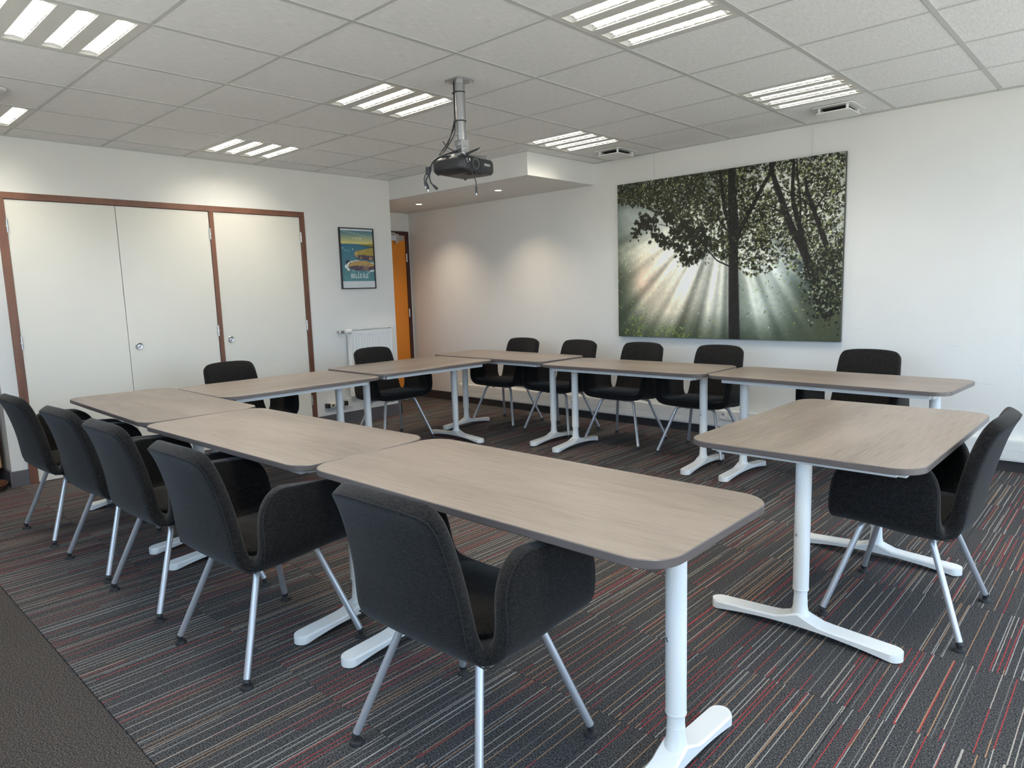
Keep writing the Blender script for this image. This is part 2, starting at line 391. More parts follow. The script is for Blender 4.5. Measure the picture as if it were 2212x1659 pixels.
socket(.02, .178, 2, 'double white socket on the trunking behind the fourth chair from the corner')
socket(-1.86, .165, 1, 'single white socket low on the trunking behind the second chair from the corner')
socket(-1.70, .122, 1, 'lower single socket on the trunking beside another socket near the corner')

# ------------------------------------------------------------------ orange door
d1 = struct('door_1', label='orange door in a dark maroon frame')
obj('door_frame', B((ND-.03, ND+.022, DY0, DY0+.045, 0, DT-.045), (ND-.03, ND+.022, DY1-.045, DY1, 0, DT-.045), (ND-.03, ND+.022, DY0, DY1, DT-.045, DT)), M_maroon, d1, bevel=.002)
lf = obj('door_leaf', B((ND-.03, ND+.008, DY0+.047, DY1-.047, .01, DT-.047)), M_orange, d1, bevel=.002)
bm = bmesh.new(); box(bm, ND+.008, ND+.012, DY0+.06, DY1-.06, DT-.112, DT-.050); obj('closer_plate', bm, M_steel, d1)
bm = B((ND+.012, ND+.05, 3.02, 3.38, DT-.045, DT-.020)); obj('closer_arm', bm, M_steel, d1, bevel=.003)
bm = B((ND+.012, ND+.055, 3.38, 3.425, DT-.135, DT-.035)); lathe(bm, [(.013, -.15), (.013, -.135)], 12, (ND+.034, 3.402, DT), axis='Z'); obj('door_closer', bm, M_steel, d1, bevel=.003)
for z in (1.72, 1.05, .25):
    bm = bmesh.new(); lathe(bm, [(.008, z-.05), (.008, z+.05)], 10, (ND+.024, DY1-.045, 0)); obj('hinge', bm, M_steel, d1, smooth=40)

# ------------------------------------------------------------------ built-in closet
cl = thing('built_in_closet', 'built-in closet with three cream doors in a reddish brown wooden frame', 'closet', (WL, 0, 0))
obj('frame', B((-.08, .012, CL0, -.648, 0, CLT-.046), (-.08, .012, 1.614, CL1, 0, CLT-.046), (-.08, .012, CL0, CL1, CLT-.046, CLT), (-.08, .012, .768, .806, 0, CLT-.046)), M_mahog, cl, bevel=.002)
obj('carcass', B((-.66, -.64, CL0, CL1, 0, CLT), (-.64, -.08, CL0, CL0+.015, 0, CLT), (-.64, -.08, CL1-.015, CL1, 0, CLT), (-.64, -.08, CL0, CL1, CLT-.02, CLT)), M_dark, cl)
for (y0, y1, ly, hy) in ((-.646, .0515, None, -.646), (.0555, .766, .126, .766), (.808, 1.612, .872, 1.614)):
    dr = obj('door', B((-.022, .002, y0, y1, .005, 2.017)), M_door, cl, bevel=.0015)
    if ly is not None:
        bm = bmesh.new(); lathe(bm, [(.028, .0022), (.028, .006), (.025, .009), (.020, .006), (.012, .006), (.012, .010), (.011, .0105)], 24, (0, ly, .937), axis='X')
        lk = obj('lock', bm, M_steel, dr, smooth=35)
        obj('keyhole', B((.0106, .0112, ly-.0015, ly+.0015, .932, .943)), M_blackp, dr)
    for z in (1.835, 1.02, .30):
        bm = bmesh.new()
        for a, b in ((-.046, -.004), (.004, .046)): lathe(bm, [(.0075, z+a), (.0075, z+b)], 10, (.010, hy, 0))
        h = obj('hinge', bm, M_steel, dr, smooth=40)
        bm = bmesh.new(); lathe(bm, [(.010, z-.004), (.010, z+.004)], 12, (.010, hy, 0)); obj('hinge_ring', bm, M_socket, dr, smooth=40)

# ------------------------------------------------------------------ ceiling luminaires
def trough_bm():
    bm = bmesh.new(); L_, W_, D_ = .27, .039, .062
    prof = [(-W_, 0), (-W_*.98, .018), (-W_*.82, .038), (-W_*.5, .055), (0, D_), (W_*.5, .055), (W_*.82, .038), (W_*.98, .018), (W_, 0)]
    a = [bm.verts.new((-L_, y, z)) for y, z in prof]; b = [bm.verts.new((L_, y, z)) for y, z in prof]
    for i in range(len(prof)-1): bm.faces.new((a[i], b[i], b[i+1], a[i+1]))
    for s in (-1, 1):                              # sloped end mirrors
        q = [bm.verts.new((s*(L_-.03), y*.9, z)) for y, z in prof[1:-1]]; r_ = a if s < 0 else b
        bm.faces.new(q)
        bm.faces.new([r_[0], r_[-1], q[-1], q[0]])
    return bm
def louver_bm():
    bm = bmesh.new(); x = 0
    v_ = [bm.verts.new(p) for p in ((x-.006, -.038, .022), (x+.006, -.038, .022), (x+.006, .038, .022), (x-.006, .038, .022), (x, -.0385, .002), (x, 0, .008), (x, .0385, .002))]
    bm.faces.new((v_[0], v_[3], v_[6], v_[5], v_[4])); bm.faces.new((v_[1], v_[4], v_[5], v_[6], v_[2])); bm.faces.new((v_[0], v_[1], v_[2], v_[3]))
    return bm
YS = [-.222, -.074, .074, .222]
bm = bmesh.new()
e_ = -.2995
for s in YS: box(bm, -.27, .27, e_, s-.039, 0, .004); e_ = s+.039
box(bm, -.27, .27, e_, .2995, 0, .004); box(bm, -.2995, -.27, -.2995, .2995, 0, .004); box(bm, .27, .2995, -.2995, .2995, 0, .004)
box(bm, -.2995, .2995, -.2995, .2995, .068, .072); box(bm, -.2995, -.2965, -.2995, .2995, .004, .068); box(bm, .2965, .2995, -.2995, .2995, .004, .068)
plate_me = mesh('housing', bm, mat('luminaire_plate', (.60, .59, .56), .4))
trough_me = mesh('reflector', trough_bm(), M_trough, smooth=50); louv_me = mesh('louver_blade', louver_bm(), M_trough)
bm = bmesh.new(); lathe(bm, [(.013, -.255), (.013, .255)], 10, (0, 0, .040), axis='X'); tube_me = mesh('tube', bm, M_tube, smooth=50)
lum = None
LLAB = {(-3, -1.2): 'ceiling light at the left edge, nearest the closet doors and partly cut off', (-1.2, -1.2): 'large bright ceiling light in the top left corner of the room view',
 (.6, -1.2): 'ceiling light above the nearest table, just out of view', (2.4, -1.2): 'ceiling light above the camera, out of view',
 (-3, .6): 'ceiling light right in front of the wall above the closet doors', (-1.2, .6): 'four-strip ceiling light directly left of the projector pole',
 (.6, .6): 'largest four-strip ceiling light at the top edge, right of the projector', (2.4, .6): 'ceiling light over the right-hand table, out of view',
 (-1.2, 2.4): 'ceiling light beside the corner of the lowered soffit', (.6, 2.4): 'ceiling light above the right end of the forest picture', (2.4, 2.4): 'ceiling light by the window end of the picture wall, out of view'}
for (a, b) in lights:
    if lum is None:
        lum = thing('ceiling_light', LLAB[(a, b)], 'light', (a+.3, b+.3, H+.001), 0, 'square louvred ceiling lights')
        obj('housing', plate_me, None, lum)
        for s in YS:
            r_ = obj('reflector', trough_me, None, lum, loc=(0, s, .0035)); obj('tube', tube_me, None, r_); [obj('louver_blade', louv_me, None, r_, loc=(-.2385+i*.053, 0, 0)) for i in range(10)]
    else:
        c = copy_tree(lum); c.location = (a+.3, b+.3, H+.001); c['label'] = LLAB[(a, b)]

# recessed downlights in the soffit
def downlight(x, y, label):
    t = thing('recessed_spotlight', label, 'spotlight', (x, y, SO), 0, 'spotlights in the soffit')
    bm = bmesh.new(); lathe(bm, [(.034, -.001), (.044, -.001), (.044, -.004), (.036, -.005), (.033, -.001)], 24, cap=False); obj('trim_ring', bm, M_white, t, smooth=40)
    bm = bmesh.new(); lathe(bm, [(.033, -.0012), (.030, -.0030), (.015, -.0045), (.001, -.005)], 24); obj('lamp', bm, M_bulb, t, smooth=60)
    L = bpy.data.lights.new('spot', 'SPOT'); L.energy = SPOT; L.spot_size = math.radians(112); L.spot_blend = 1.0; L.color = (1, .80, .58); L.shadow_soft_size = .025
    lo = bpy.data.objects.new('spot_beam', L); C.objects.link(lo); lo.parent = t; lo.location = (0, 0, -.012)
downlight(-3.36, 3.13, 'recessed spotlight in the soffit nearest the orange door')
downlight(-2.13, 3.10, 'recessed spotlight in the soffit behind the projector cables')

# air vents under the ceiling
def vent(x, y, wx, wy, label):
    t = thing('air_vent', label, 'vent', (x, y, H), 0, 'plate air vents under the ceiling')
    bm = bmesh.new(); prism(bm, rrect(wx+.05, wy+.05, .03), -.006, -.0005); obj('collar', bm, M_white, t, bevel=.001)
    bm = bmesh.new(); prism(bm, rrect(wx-.06, wy-.06, .02), -.014, -.006); obj('duct_opening', bm, M_dark, t)
    bm = bmesh.new(); prism(bm, rrect(wx, wy, .025), -.042, -.034); obj('plate', bm, M_white, t, bevel=.002)
    for sx_ in (-1, 1):
        for sy_ in (-1, 1):
            bm = bmesh.new(); lathe(bm, [(.009, -.034), (.009, -.006)], 12, (sx_*(wx/2-.02), sy_*(wy/2-.02), 0)); obj('spacer', bm, M_white, t, smooth=40)
vent(.93, 3.28, .22, .26, 'square plate air vent above the right half of the forest picture')
vent(-.90, 3.30, .22, .26, 'square plate air vent close to the soffit above the forest picture')
vent(-2.13, -.98, .20, .26, 'square plate air vent cut off by the left edge of the view')

# ------------------------------------------------------------------ tables
def foot_bm(half, wx=.036):
    """arched foot bar lying along Y with hub for the post"""
    bm = bmesh.new(); n = 24; L_ = half; r = wx
    rs = []
    ys_ = [-L_+r*(1-math.cos(PI/2*i/6)) for i in range(7)]; ys_ += [-L_+r+(2*(L_-r))*i/16 for i in range(1, 16)]; ys_ += [-y for y in ys_[6::-1]] if False else [L_-r*(1-math.cos(PI/2*i/6)) for i in range(6, -1, -1)]
    for y in ys_:
        u = abs(y)/L_; d = L_-abs(y)
        w_ = wx if d >= r else max(math.sqrt(max(r*r-(r-d)**2, 0)), .004)
        zb = .006+.030*(1-u**2)**1.0*(1 if d > 0 else 1); zb = .004+.028*max(0, 1-(u*1.08)**2)
        zt = .036+.018*(1-u)**1.1+.026*math.exp(-(abs(y)/.045)**2)
        rs.append([(-w_, y, zb), (w_, y, zb), (w_, y, zt-.006), (w_*.86, y, zt), (-w_*.86, y, zt), (-w_, y, zt-.006)])
    rings(bm, rs)
    lathe(bm, [(.035, .040), (.0345, .060), (.029, .080), (.0255, .100), (.0242, .13)], 24)
    return bm
def make_table(w_, l_, along, label, x, y, th, dz=0):
    """along: axis of the long side; legs stand near both ends of it"""
    t = thing('meeting_table', label, 'table', (x, y, 0), th, 'rounded conference tables')
    Z = .70; pts = rrect(w_, l_, .095, 14); bm = bmesh.new()
    k_ = ('top', w_, l_)
    if k_ not in tmes:
        inner = rrect(w_-.004, l_-.004, .093, 14)
        rs = [[(a, b, Z-.022) for a, b in inner], [(a, b, Z-.020) for a, b in pts], [(a, b, Z-.0022) for a, b in pts], [(a, b, Z) for a, b in inner]]
        vr = rings(bm, rs, True, True, 1)
        for f in bm.faces:
            if all(abs(v_.co.z-Z) < 1e-5 for v_ in f.verts): f.material_index = 0
        tmes[k_] = mesh('tabletop', bm, [M_topx if along == 'X' else M_topy, M_edge], smooth=35)
    obj('tabletop', tmes[k_], None, t, loc=(0, 0, dz))
    A, Bn = (w_, l_) if along == 'X' else (l_, w_)       # long, short
    off = {1.4: .565, 1.2: .46, 1.17: .45}[A]; half = .29 if Bn == .6 else .345
    def sw(b): return b if along == 'X' else (b[2], b[3], b[0], b[1], b[4], b[5])
    z1 = Z-.022; z0 = z1-.030
    k_ = ('fr', w_, l_)
    if k_ not in tmes:
        bs = []
        for s in (-1, 1):
            bs.append((-A/2+.10, A/2-.10, s*(Bn/2-.075)-.013, s*(Bn/2-.075)+.013, z0, z1))
            bs.append((s*off-.035, s*off+.035, -Bn/2+.062+.028, Bn/2-.062-.028, z0, z1)) if False else bs.append((s*(A/2-.10)-.013, s*(A/2-.10)+.013, -Bn/2+.088, Bn/2-.088, z0, z1))
            bs.append((s*off-.022, s*off+.022, -Bn/2+.089, Bn/2-.089, z0+.002, z1-.001))
        tmes[k_] = mesh('frame', B(*[sw(b) for b in bs]), M_white, bevel=.0015)
    obj('frame', tmes[k_], None, t, loc=(0, 0, dz))
    rz = 0 if along == 'X' else PI/2
    if 'post' not in tmes:
        bm = bmesh.new(); lathe(bm, [(.0275, .165), (.0275, z0+.002)], 24); tmes['post'] = mesh('post', bm, M_white, smooth=40)
        bm = bmesh.new(); lathe(bm, [(.0235, .10), (.0235, .20)], 24, cap=False); lathe(bm, [(.0275, .163), (.0286, .167), (.0275, .171)], 24, cap=False); tmes['sleeve'] = mesh('inner_tube', bm, M_white, smooth=40)
        bm = bmesh.new(); lathe(bm, [(.006, .027), (.006, .0290), (.004, .0300), (.002, .0285)], 12, (0, 0, .375), axis='X'); tmes['screw'] = mesh('screw', bm, M_steel, smooth=40)
    if ('foot', half) not in tmes: tmes[('foot', half)] = mesh('foot', foot_bm(half), M_white, smooth=38)
    for s in (-1, 1):
        lx, ly = (s*off, 0) if along == 'X' else (0, s*off)
        lg = obj('leg', tmes['post'], None, t, loc=(lx, ly, dz))
        obj('inner_tube', tmes['sleeve'], None, lg)
        ft = obj('foot', tmes[('foot', half)], None, lg, loc=(0, 0, -dz)); ft.rotation_euler = (0, 0, rz)
        sc_ = obj('screw', tmes['screw'], None, lg); sc_.rotation_euler = (0, 0, -PI/2-.45)
    return t
TB = [
 (1.4, .6, 'X', 'rounded table in the foreground, nearest the camera', 1.180, -.344, .004),
 (1.4, .6, 'X', 'second table of the front row, between the foreground table and the far left table', -.228, -.384, .022),
 (1.4, .6, 'X', 'far left table at the end of the front row, near the closet', -1.640, -.361, -.026),
 (.8, 1.17, 'Y', 'table in front of the closet doors, behind the far left table', -1.855, .550, -.02, -.004),
 (.8, 1.17, 'Y', 'table in front of the radiator, between the closet table and the far corner table', -1.880, 1.733, -.035, .006),
 (1.4, .6, 'X', 'far corner table, farthest from the camera, under the soffit edge', -1.658, 2.630, -.037, .010),
 (1.4, .6, 'X', 'middle table of the row along the picture wall', -.242, 2.547, .010),
 (1.4, .6, 'X', 'right end table of the row along the picture wall', 1.185, 2.515, -.060),
 (.8, 1.2, 'Y', 'single table on the right with visible wood knots and one chair pulled up', 1.722, 1.074, -.009)]
for a in TB: make_table(*a)

# ------------------------------------------------------------------ chairs
def shell_mesh():
    """cross shaped sheet: seat, back and two arm wings joined only at the bottom; then thickened and smoothed"""
    V = {}; bm = bmesh.new()
    def vert(key, p):
        if key not in V: V[key] = bm.verts.new(p)
        return V[key]
    xs = [-1, -.55, 0, .55, 1]
    rows = [(.215, .406, .254), (.16, .412, .262), (.05, .402, .262), (-.07, .384, .258), (-.165, .380, .240)]   # y, z, half width of the seat
    def seat(i, j):
        y, z, hw = rows[j]; x = xs[i]*hw; dish = .006*abs(xs[i])**3
        return vert(('s', i, j), (x, y, z+dish))
    for j in range(4):
        for i in range(4): bm.faces.new((seat(i, j), seat(i, j+1), seat(i+1, j+1), seat(i+1, j)))
    back = [(-.207, .425, .226, .016), (-.222, .52, .213, .026), (-.240, .60, .207, .030), (-.262, .69, .200, .030), (-.287, .768, .197, .026), (-.311, .809, .181, .020)]
    def bk(i, j):
        if j < 0: return seat(i, 4)
        y, z, hw, cv = back[j]; x = xs[i]*hw; t = abs(xs[i])
        if j == 5: z -= .017*t**4; y += .004*t**3
        if j == 5 and t > .5 and t < .9: x *= 1.06
        return vert(('b', i, j), (x, y+cv*t**2, z))
    for j in range(-1, 5):
        for i in range(4): bm.faces.new((bk(i, j), bk(i, j+1), bk(i+1, j+1), bk(i+1, j)))
    # arm wings: levels of (half width x, z, y front, y rear, rear inward turn)
    arm = [(.280, .452, .212, -.152, .012), (.285, .530, .205, -.152, .026), (.290, .590, .190, -.146, .030), (.288, .632, .150, -.112, .022), (.286, .648, .105, -.066, .010)]
    def ar(s, j, q):
        i = 4 if s > 0 else 0
        if j < 0: return seat(i, q)
        hx, z, yf, yr, inn = arm[j]; t = q/4; y = yf+(yr-yf)*t
        x = s*(hx-inn*max(0, t-.45)**1.5*2.4)
        zz = z+(.014*t if j >= 3 else 0)
        return vert(('a', s, j, q), (x, y, zz))
    for s in (-1, 1):
        for j in range(-1, 4):
            for q in range(4):
                f_ = (ar(s, j, q), ar(s, j, q+1), ar(s, j+1, q+1), ar(s, j+1, q))
                bm.faces.new(f_ if s > 0 else f_[::-1])
    bmesh.ops.recalc_face_normals(bm, faces=bm.faces)
    up_ = [f for f in bm.faces if abs(f.normal.z) > .8]
    if up_ and sum(f.normal.z for f in up_) < 0: bmesh.ops.reverse_faces(bm, faces=bm.faces)
    me = bpy.data.meshes.new('shell'); bm.to_mesh(me); bm.free()
    o = bpy.data.objects.new('tmp', me); C.objects.link(o)
    s1 = o.modifiers.new('sub0', 'SUBSURF'); s1.levels = 1; s1.render_levels = 1
    so = o.modifiers.new('sol', 'SOLIDIFY'); so.thickness = .050; so.offset = 0; so.use_even_offset = True
    s2 = o.modifiers.new('sub', 'SUBSURF'); s2.levels = 2; s2.render_levels = 2
    # crease the rims a little so the edge reads as a flat band
    so.edge_crease_rim = .0; so.edge_crease_inner = .22; so.edge_crease_outer = .22
    dg = bpy.context.evaluated_depsgraph_get(); dg.update()
    out = bpy.data.meshes.new_from_object(o.evaluated_get(dg)); out.name = 'upholstered_shell'
    # seam line: boundary loop of the thin sheet pushed outwards to the outer skin
    s2.show_viewport = False; so.show_viewport = False; s1.levels = 3
    dg.update(); ev = bpy.data.meshes.new_from_object(o.evaluated_get(dg))
    b2 = bmesh.new(); b2.from_mesh(ev); b2.normal_update(); b2.verts.ensure_lookup_table()
    bd = [e_ for e_ in b2.edges if e_.is_boundary]; adj = {}
    for e_ in bd:
        va, vb = e_.verts[0], e_.verts[1]
        for a, b in ((va, vb), (vb, va)): adj.setdefault(a.index, []).append(b.index)
    start = bd[0].verts[0].index; path = [start]; prev = None; cur = start
    while True:
        nx = [q for q in adj[cur] if q != prev]
        if not nx: break
        prev, cur = cur, nx[0]
        if cur == start: break
        path.append(cur)
    pts = []
    for p in path:
        v_ = b2.verts[p]; pts.append((v_.co.copy(), v_.normal.copy()))
    n_ = len(pts); loop = []
    for i_ in range(n_):
        c_, nn = pts[i_]; d_ = (pts[(i_+1) % n_][0]-pts[i_-1][0]).normalized()
        out_dir = d_.cross(nn).normalized(); inn = b2.verts[path[i_]]
        avg = sum(((e_.other_vert(inn).co-inn.co) for e_ in inn.link_edges if not e_.is_boundary), Vector())
        if avg.length and out_dir.dot(avg) > 0: out_dir = -out_dir
        loop.append((c_, nn, out_dir))
    b2.free(); bpy.data.meshes.remove(ev)
    bpy.data.objects.remove(o); out.materials.clear(); out.materials.append(M_felt)
    out.polygons.foreach_set('use_smooth', [True]*len(out.polygons))
    return out, loop
shell_me, loop = shell_mesh()
from mathutils.bvhtree import BVHTree
bvh = BVHTree.FromPolygons([v_.co for v_ in shell_me.vertices], [list(p.vertices) for p in shell_me.polygons])
bm = bmesh.new(); P_ = []
for c_, nn, od in loop[::2]:
    q = c_-nn*.021+od*.04                         # aim from outside towards the outer skin edge
    hit = bvh.ray_cast(q, -od, .12)
    P_.append((hit[0] if hit[0] is not None else c_-nn*.022))
P_.append(P_[0]); tube(bm, P_, .0019, 5, cap=False)
seam_me = mesh('seam', bm, M_feltd, smooth=60)
bm = bmesh.new()                                   # loose seat pad
pr = rrect(.40, .34, .05, 6)
rs = [[(a*s_, b*s_+.03, z_+.020*(1 if b < 0 else 0)*0) for a, b in pr] for s_, z_ in ((.97, .412), (1, .420), (1, .430), (.95, .438), (.5, .441))]
rings(bm, rs); pad_me = mesh('seat_pad', bm, M_felt, smooth=50)
def leg_me(sx_, sy_):
    bm = bmesh.new()
    fx, fy = (.262, .226) if sy_ > 0 else (.246, -.226)
    tx, ty = (.150, .120) if sy_ > 0 else (.150, -.105)
    zt = .374 if sy_ > 0 else .356
    foot = Vector((sx_*fx, fy, .028)); knee = Vector((sx_*tx, ty, zt)); end = Vector((0, ty, zt))
    p = [foot]; a = knee+(foot-knee).normalized()*.038; b = knee+(end-knee).normalized()*.038
    for i in range(7):
        t = i/6; p.append(a*(1-t)**2+knee*2*t*(1-t)+b*t*t)
    p.append(end); tube(bm, p, .0115, 14); m1 = mesh('leg', bm, M_silver, smooth=40)
    bm = bmesh.new(); d = (foot-knee).normalized()
    tube(bm, [foot-d*.004, foot+d*.008], .0125, 14)
    lathe(bm, [(.009, .020), (.009, .012), (.019, .010), (.021, .004), (.021, 0)], 16, (foot.x, foot.y, 0)); m2 = mesh('glide', bm, M_rubber, smooth=40)
    return m1, m2
LEG = {(a, b): leg_me(a, b) for a in (-1, 1) for b in (-1, 1)}
bm = bmesh.new()
for sx_ in (-1, 1): box(bm, sx_*.07-.012, sx_*.07+.012, -.11, .125, .358, .374)
bar_me = mesh('seat_bracket', bm, M_silver, bevel=.002)
def make_chair(label, x, y, rz, group='charcoal armchairs around the tables'):
    t = thing('armchair', label, 'chair', (x, y, 0), rz, group)
    sh = obj('upholstered_shell', shell_me, None, t); obj('seam', seam_me, None, sh); obj('seat_pad', pad_me, None, t); obj('seat_bracket', bar_me, None, t)
    for k_, (m1, m2) in LEG.items():
        l_ = obj('leg', m1, None, t); obj('glide', m2, None, l_)
    return t
chair0 = make_chair('charcoal armchair in the foreground pushed under the nearest table', 1.232, -.607, .03)
def chair(label, x, y, rz):
    c = copy_tree(chair0); c.location = (x, y, 0); c.rotation_euler = (0, 0, rz); c['label'] = label
chair('second armchair of the front row from the camera, wholly in view', .222, -.70, .04)
chair('third armchair from the camera in the front row', -.517, -.70, .03)
chair('fourth armchair from the camera in the front row', -1.13, -.71, .06)
chair('fifth and farthest armchair of the front row, cut off by the left edge', -1.885, -.735, .04)
chair('armchair on the right side facing left, at the single table', 1.962, 1.06, PI/2)
chair('armchair with its back to the closet doors', -2.27, .49, -PI/2-.02)
chair('armchair with its back to the radiator', -2.30, 1.83, -PI/2-.04)
chair('armchair at the picture wall nearest the orange door, left of all others there', -1.985, 2.985, PI+.03)
chair('second armchair from the orange door along the picture wall', -1.285, 2.965, PI-.03)
chair('armchair below the left end of the forest picture', -.575, 2.93, PI)
chair('armchair below the tree trunk of the forest picture', .135, 2.91, PI)
chair('armchair below the right corner of the forest picture, at the end table', 1.195, 2.95, PI-.04)

# ------------------------------------------------------------------ radiator, power block
rd = thing('radiator', 'white panel radiator on the wall between closet and corner', 'radiator', (WL, 2.29, .285))
bm = bmesh.new(); W_, Hh = .49, .66; ns = 14
prof = [(-W_/2, .085)]
for i in range(ns):
    c0 = -W_/2+.028+i*(W_-.056)/(ns-1)
    prof += [(c0-.012, .085), (c0-.007, .077), (c0+.007, .077), (c0+.012, .085)]
prof += [(W_/2, .085)]
def zrow(z, flat): return [(.085 if flat else x_, y_, z) for y_, x_ in prof]
rows_ = [zrow(.012, True), zrow(.045, True), zrow(.06, False), zrow(Hh-.06, False), zrow(Hh-.045, True), zrow(Hh-.008, True)]
vr = rings(bm, rows_, False, False)
box(bm, .030, .070, -W_/2, W_/2, .008, Hh-.008)
obj('front_panel', bm, M_rad, rd, smooth=30)
obj('side_cover', B((.022, .088, -W_/2-.006, -W_/2, 0, Hh)), M_rad, rd, bevel=.002); obj('side_cover', B((.022, .088, W_/2, W_/2+.006, 0, Hh)), M_rad, rd, bevel=.002)
bm = B((.022, .088, -W_/2-.006, W_/2+.006, Hh, Hh+.006)); obj('top_grille', bm, M_rad, rd, bevel=.002)
obj('wall_bracket', B((0, .030, -.15, -.12, .05, .6), (0, .030, .12, .15, .05, .6)), M_rad, rd)
bm = bmesh.new(); lathe(bm, [(.012, -.365), (.012, -.315), (.017, -.315), (.017, -.30), (.024, -.298), (.025, -.24), (.021, -.235), (.018, -.233)], 18, (.075, 0, Hh-.012), axis='Y')
obj('thermostat_head', bm, M_socket, rd, smooth=35)
bm = bmesh.new(); tube(bm, [(.055, -W_/2-.09, Hh-.012), (.0, -W_/2-.09, Hh-.012)], .010, 10); tube(bm, [(.075, -W_/2-.115, Hh-.012), (.075, -W_/2-.075, Hh-.012)], .014, 12); obj('valve', bm, M_zinc, rd, smooth=40)
bm = bmesh.new(); lathe(bm, [(.014, -W_/2-.010), (.014, -W_/2-.004), (.006, -W_/2-.0035)], 14, (.058, 0, .04), axis='Y'); lathe(bm, [(.017, .0855), (.017, .092), (.010, .092)], 16, (0, -W_/2+.022, .04), axis='X'); obj('bleed_cap', bm, M_ivory, rd, smooth=40)
pb = thing('power_strip', 'black and ivory power block on the wall below the radiator', 'power strip', (WL, 1.88, .222))
obj('end_block', B((0, .05, -.128, -.095, -.022, .022)), M_blackp, pb, bevel=.003); obj('end_block', B((0, .05, .065, .108, -.022, .022)), M_blackp, pb, bevel=.003)
hb = obj('body', B((0, .045, -.095, .065, -.020, .020)), M_ivory, pb, bevel=.003)
obj('rocker_switch', B((.045, .049, -.075, -.05, -.008, .008)), M_blackp, pb); obj('outlet', B((.045, .047, -.03, .045, -.014, .014)), M_blackp, pb)
bp = obj('blanking_plate', B((WL, WL+.010, 2.00, 2.075, .175, .265)), M_socket, bevel=.002); tag(bp, 'white square cover plate on the wall beside the power block', 'cover plate')

# ------------------------------------------------------------------ projector
PX, PY = -.317, .916
pj = thing('projector_mount', 'silver ceiling pole that holds the projector', 'projector mount', (PX, PY, H))
bm = bmesh.new(); prism(bm, rrect(.12, .12, .01), -.005, 0)
for a in (-.045, .045):
    for b in (-.045, .045): lathe(bm, [(.006, -.009), (.006, -.005)], 8, (a, b, 0))
obj('ceiling_plate', bm, M_zinc, pj, bevel=.001)
bm = bmesh.new(); lathe(bm, [(.029, -.005), (.029, -.20)], 24); obj('upper_tube', bm, M_zinc, pj, smooth=40)
bm = bmesh.new(); lathe(bm, [(.0265, -.19), (.0265, -.325)], 24); obj('lower_tube', bm, M_zinc, pj, smooth=40)
bm = bmesh.new()
for z_ in (-.062, -.215): lathe(bm, [(.0300, z_-.003), (.0315, z_), (.0300, z_+.003)], 20, cap=False)
for z_ in (-.062, -.215): box(bm, -.036, -.028, -.024, -.016, z_-.006, z_+.005)
obj('cable_tie', bm, M_blackp, pj)
bm = bmesh.new()
for a, z_ in ((0, -.285), (PI/2, -.30), (PI, -.30), (1.5*PI, -.285)): tube(bm, [(.02*math.cos(a), .02*math.sin(a), z_), (.036*math.cos(a), .036*math.sin(a), z_)], .005, 8)
obj('bolt', bm, M_steel, pj)
bm = bmesh.new(); box(bm, -.030, -.024, -.028, .028, -.385, -.318); box(bm, .024, .030, -.028, .028, -.385, -.318); box(bm, -.024, .024, -.028, .028, -.326, -.318)
tube(bm, [(-.038, 0, -.362), (.038, 0, -.362)], .011, 12); box(bm, -.022, .022, -.022, .022, -.392, -.345)
obj('tilt_joint', bm, M_steel, pj, bevel=.001)
bm = bmesh.new(); lathe(bm, [(.045, -.402), (.045, -.390)], 20)
for (a, b) in ((-.10, -.09), (.10, -.09), (-.10, .09), (.10, .09)):
    tube(bm, [(0, .02 if b > 0 else -.02, -.396), (a-.04, b+.05, -.400)], .006, 6); tube(bm, [(a-.04, b+.05, -.396), (a-.04, b+.05, -.415)], .005, 6)
obj('support_arm', bm, M_zinc, pj)
PC = (-.360, .965)
pr_ = thing('projector', 'black video projector hanging from the ceiling pole', 'projector', (PC[0], PC[1], 1.952), .12)
# local: +X = lens side, width along Y
bm = bmesh.new(); out_ = rrect(.235, .300, .035, 6)
rs = [[(a*s_, b*s_, z_) for a, b in out_] for s_, z_ in ((.93, .0), (.985, .010), (1, .024), (1, .055), (.985, .070), (.94, .079), (.80, .082))]
rings(bm, rs); obj('case', bm, M_blackp, pr_, smooth=50)
bm = bmesh.new(); lathe(bm, [(.030, .108), (.030, .1205), (.025, .1205), (.022, .112), (.002, .114)], 24, (0, -.035, .042), axis='X'); obj('lens', bm, mat('lens_glass', (.10, .11, .13), .08), pr_, smooth=40)
bm = B((.1165, .1190, -.075, .015, .014, .071)); obj('lens_recess', bm, M_dark, pr_, bevel=.004)
bm = bmesh.new()
for i in range(9):
    for j in range(4): box(bm, -.06+i*.0145, -.06+i*.0145+.010, -.1512, -.1495, .016+j*.013, .016+j*.013+.008)
for i in range(5):
    for j in range(3): box(bm, .117, .1185, .055+i*.014, .055+i*.014+.009, .018+j*.012, .018+j*.012+.004) if False else None
obj('vent_grille', bm, mat('vent_grey', (.035, .033, .03), .6), pr_)
bm = B((-.08, .06, -.05, .09, -.0012, 0)); obj('base_hatch', bm, M_blackp, pr_); obj('base_slot', B((.02, .085, -.03, .03, -.0018, -.0004)), M_dark, pr_)
bm = bmesh.new(); lathe(bm, [(.010, -.006), (.010, 0)], 10, (.09, .0, 0)); lathe(bm, [(.007, -.008), (.007, 0)], 10, (-.09, -.12, 0)); lathe(bm, [(.007, -.008), (.007, 0)], 10, (-.09, .12, 0)); obj('adjuster_foot', bm, M_rubber, pr_)
bm = B((.1175, .1187, -.118, -.098, .056, .060), (.1175, .1187, -.092, -.084, .050, .064), (.1175, .1187, -.112, -.100, .044, .047)); obj('marking', bm, M_socket, pr_)
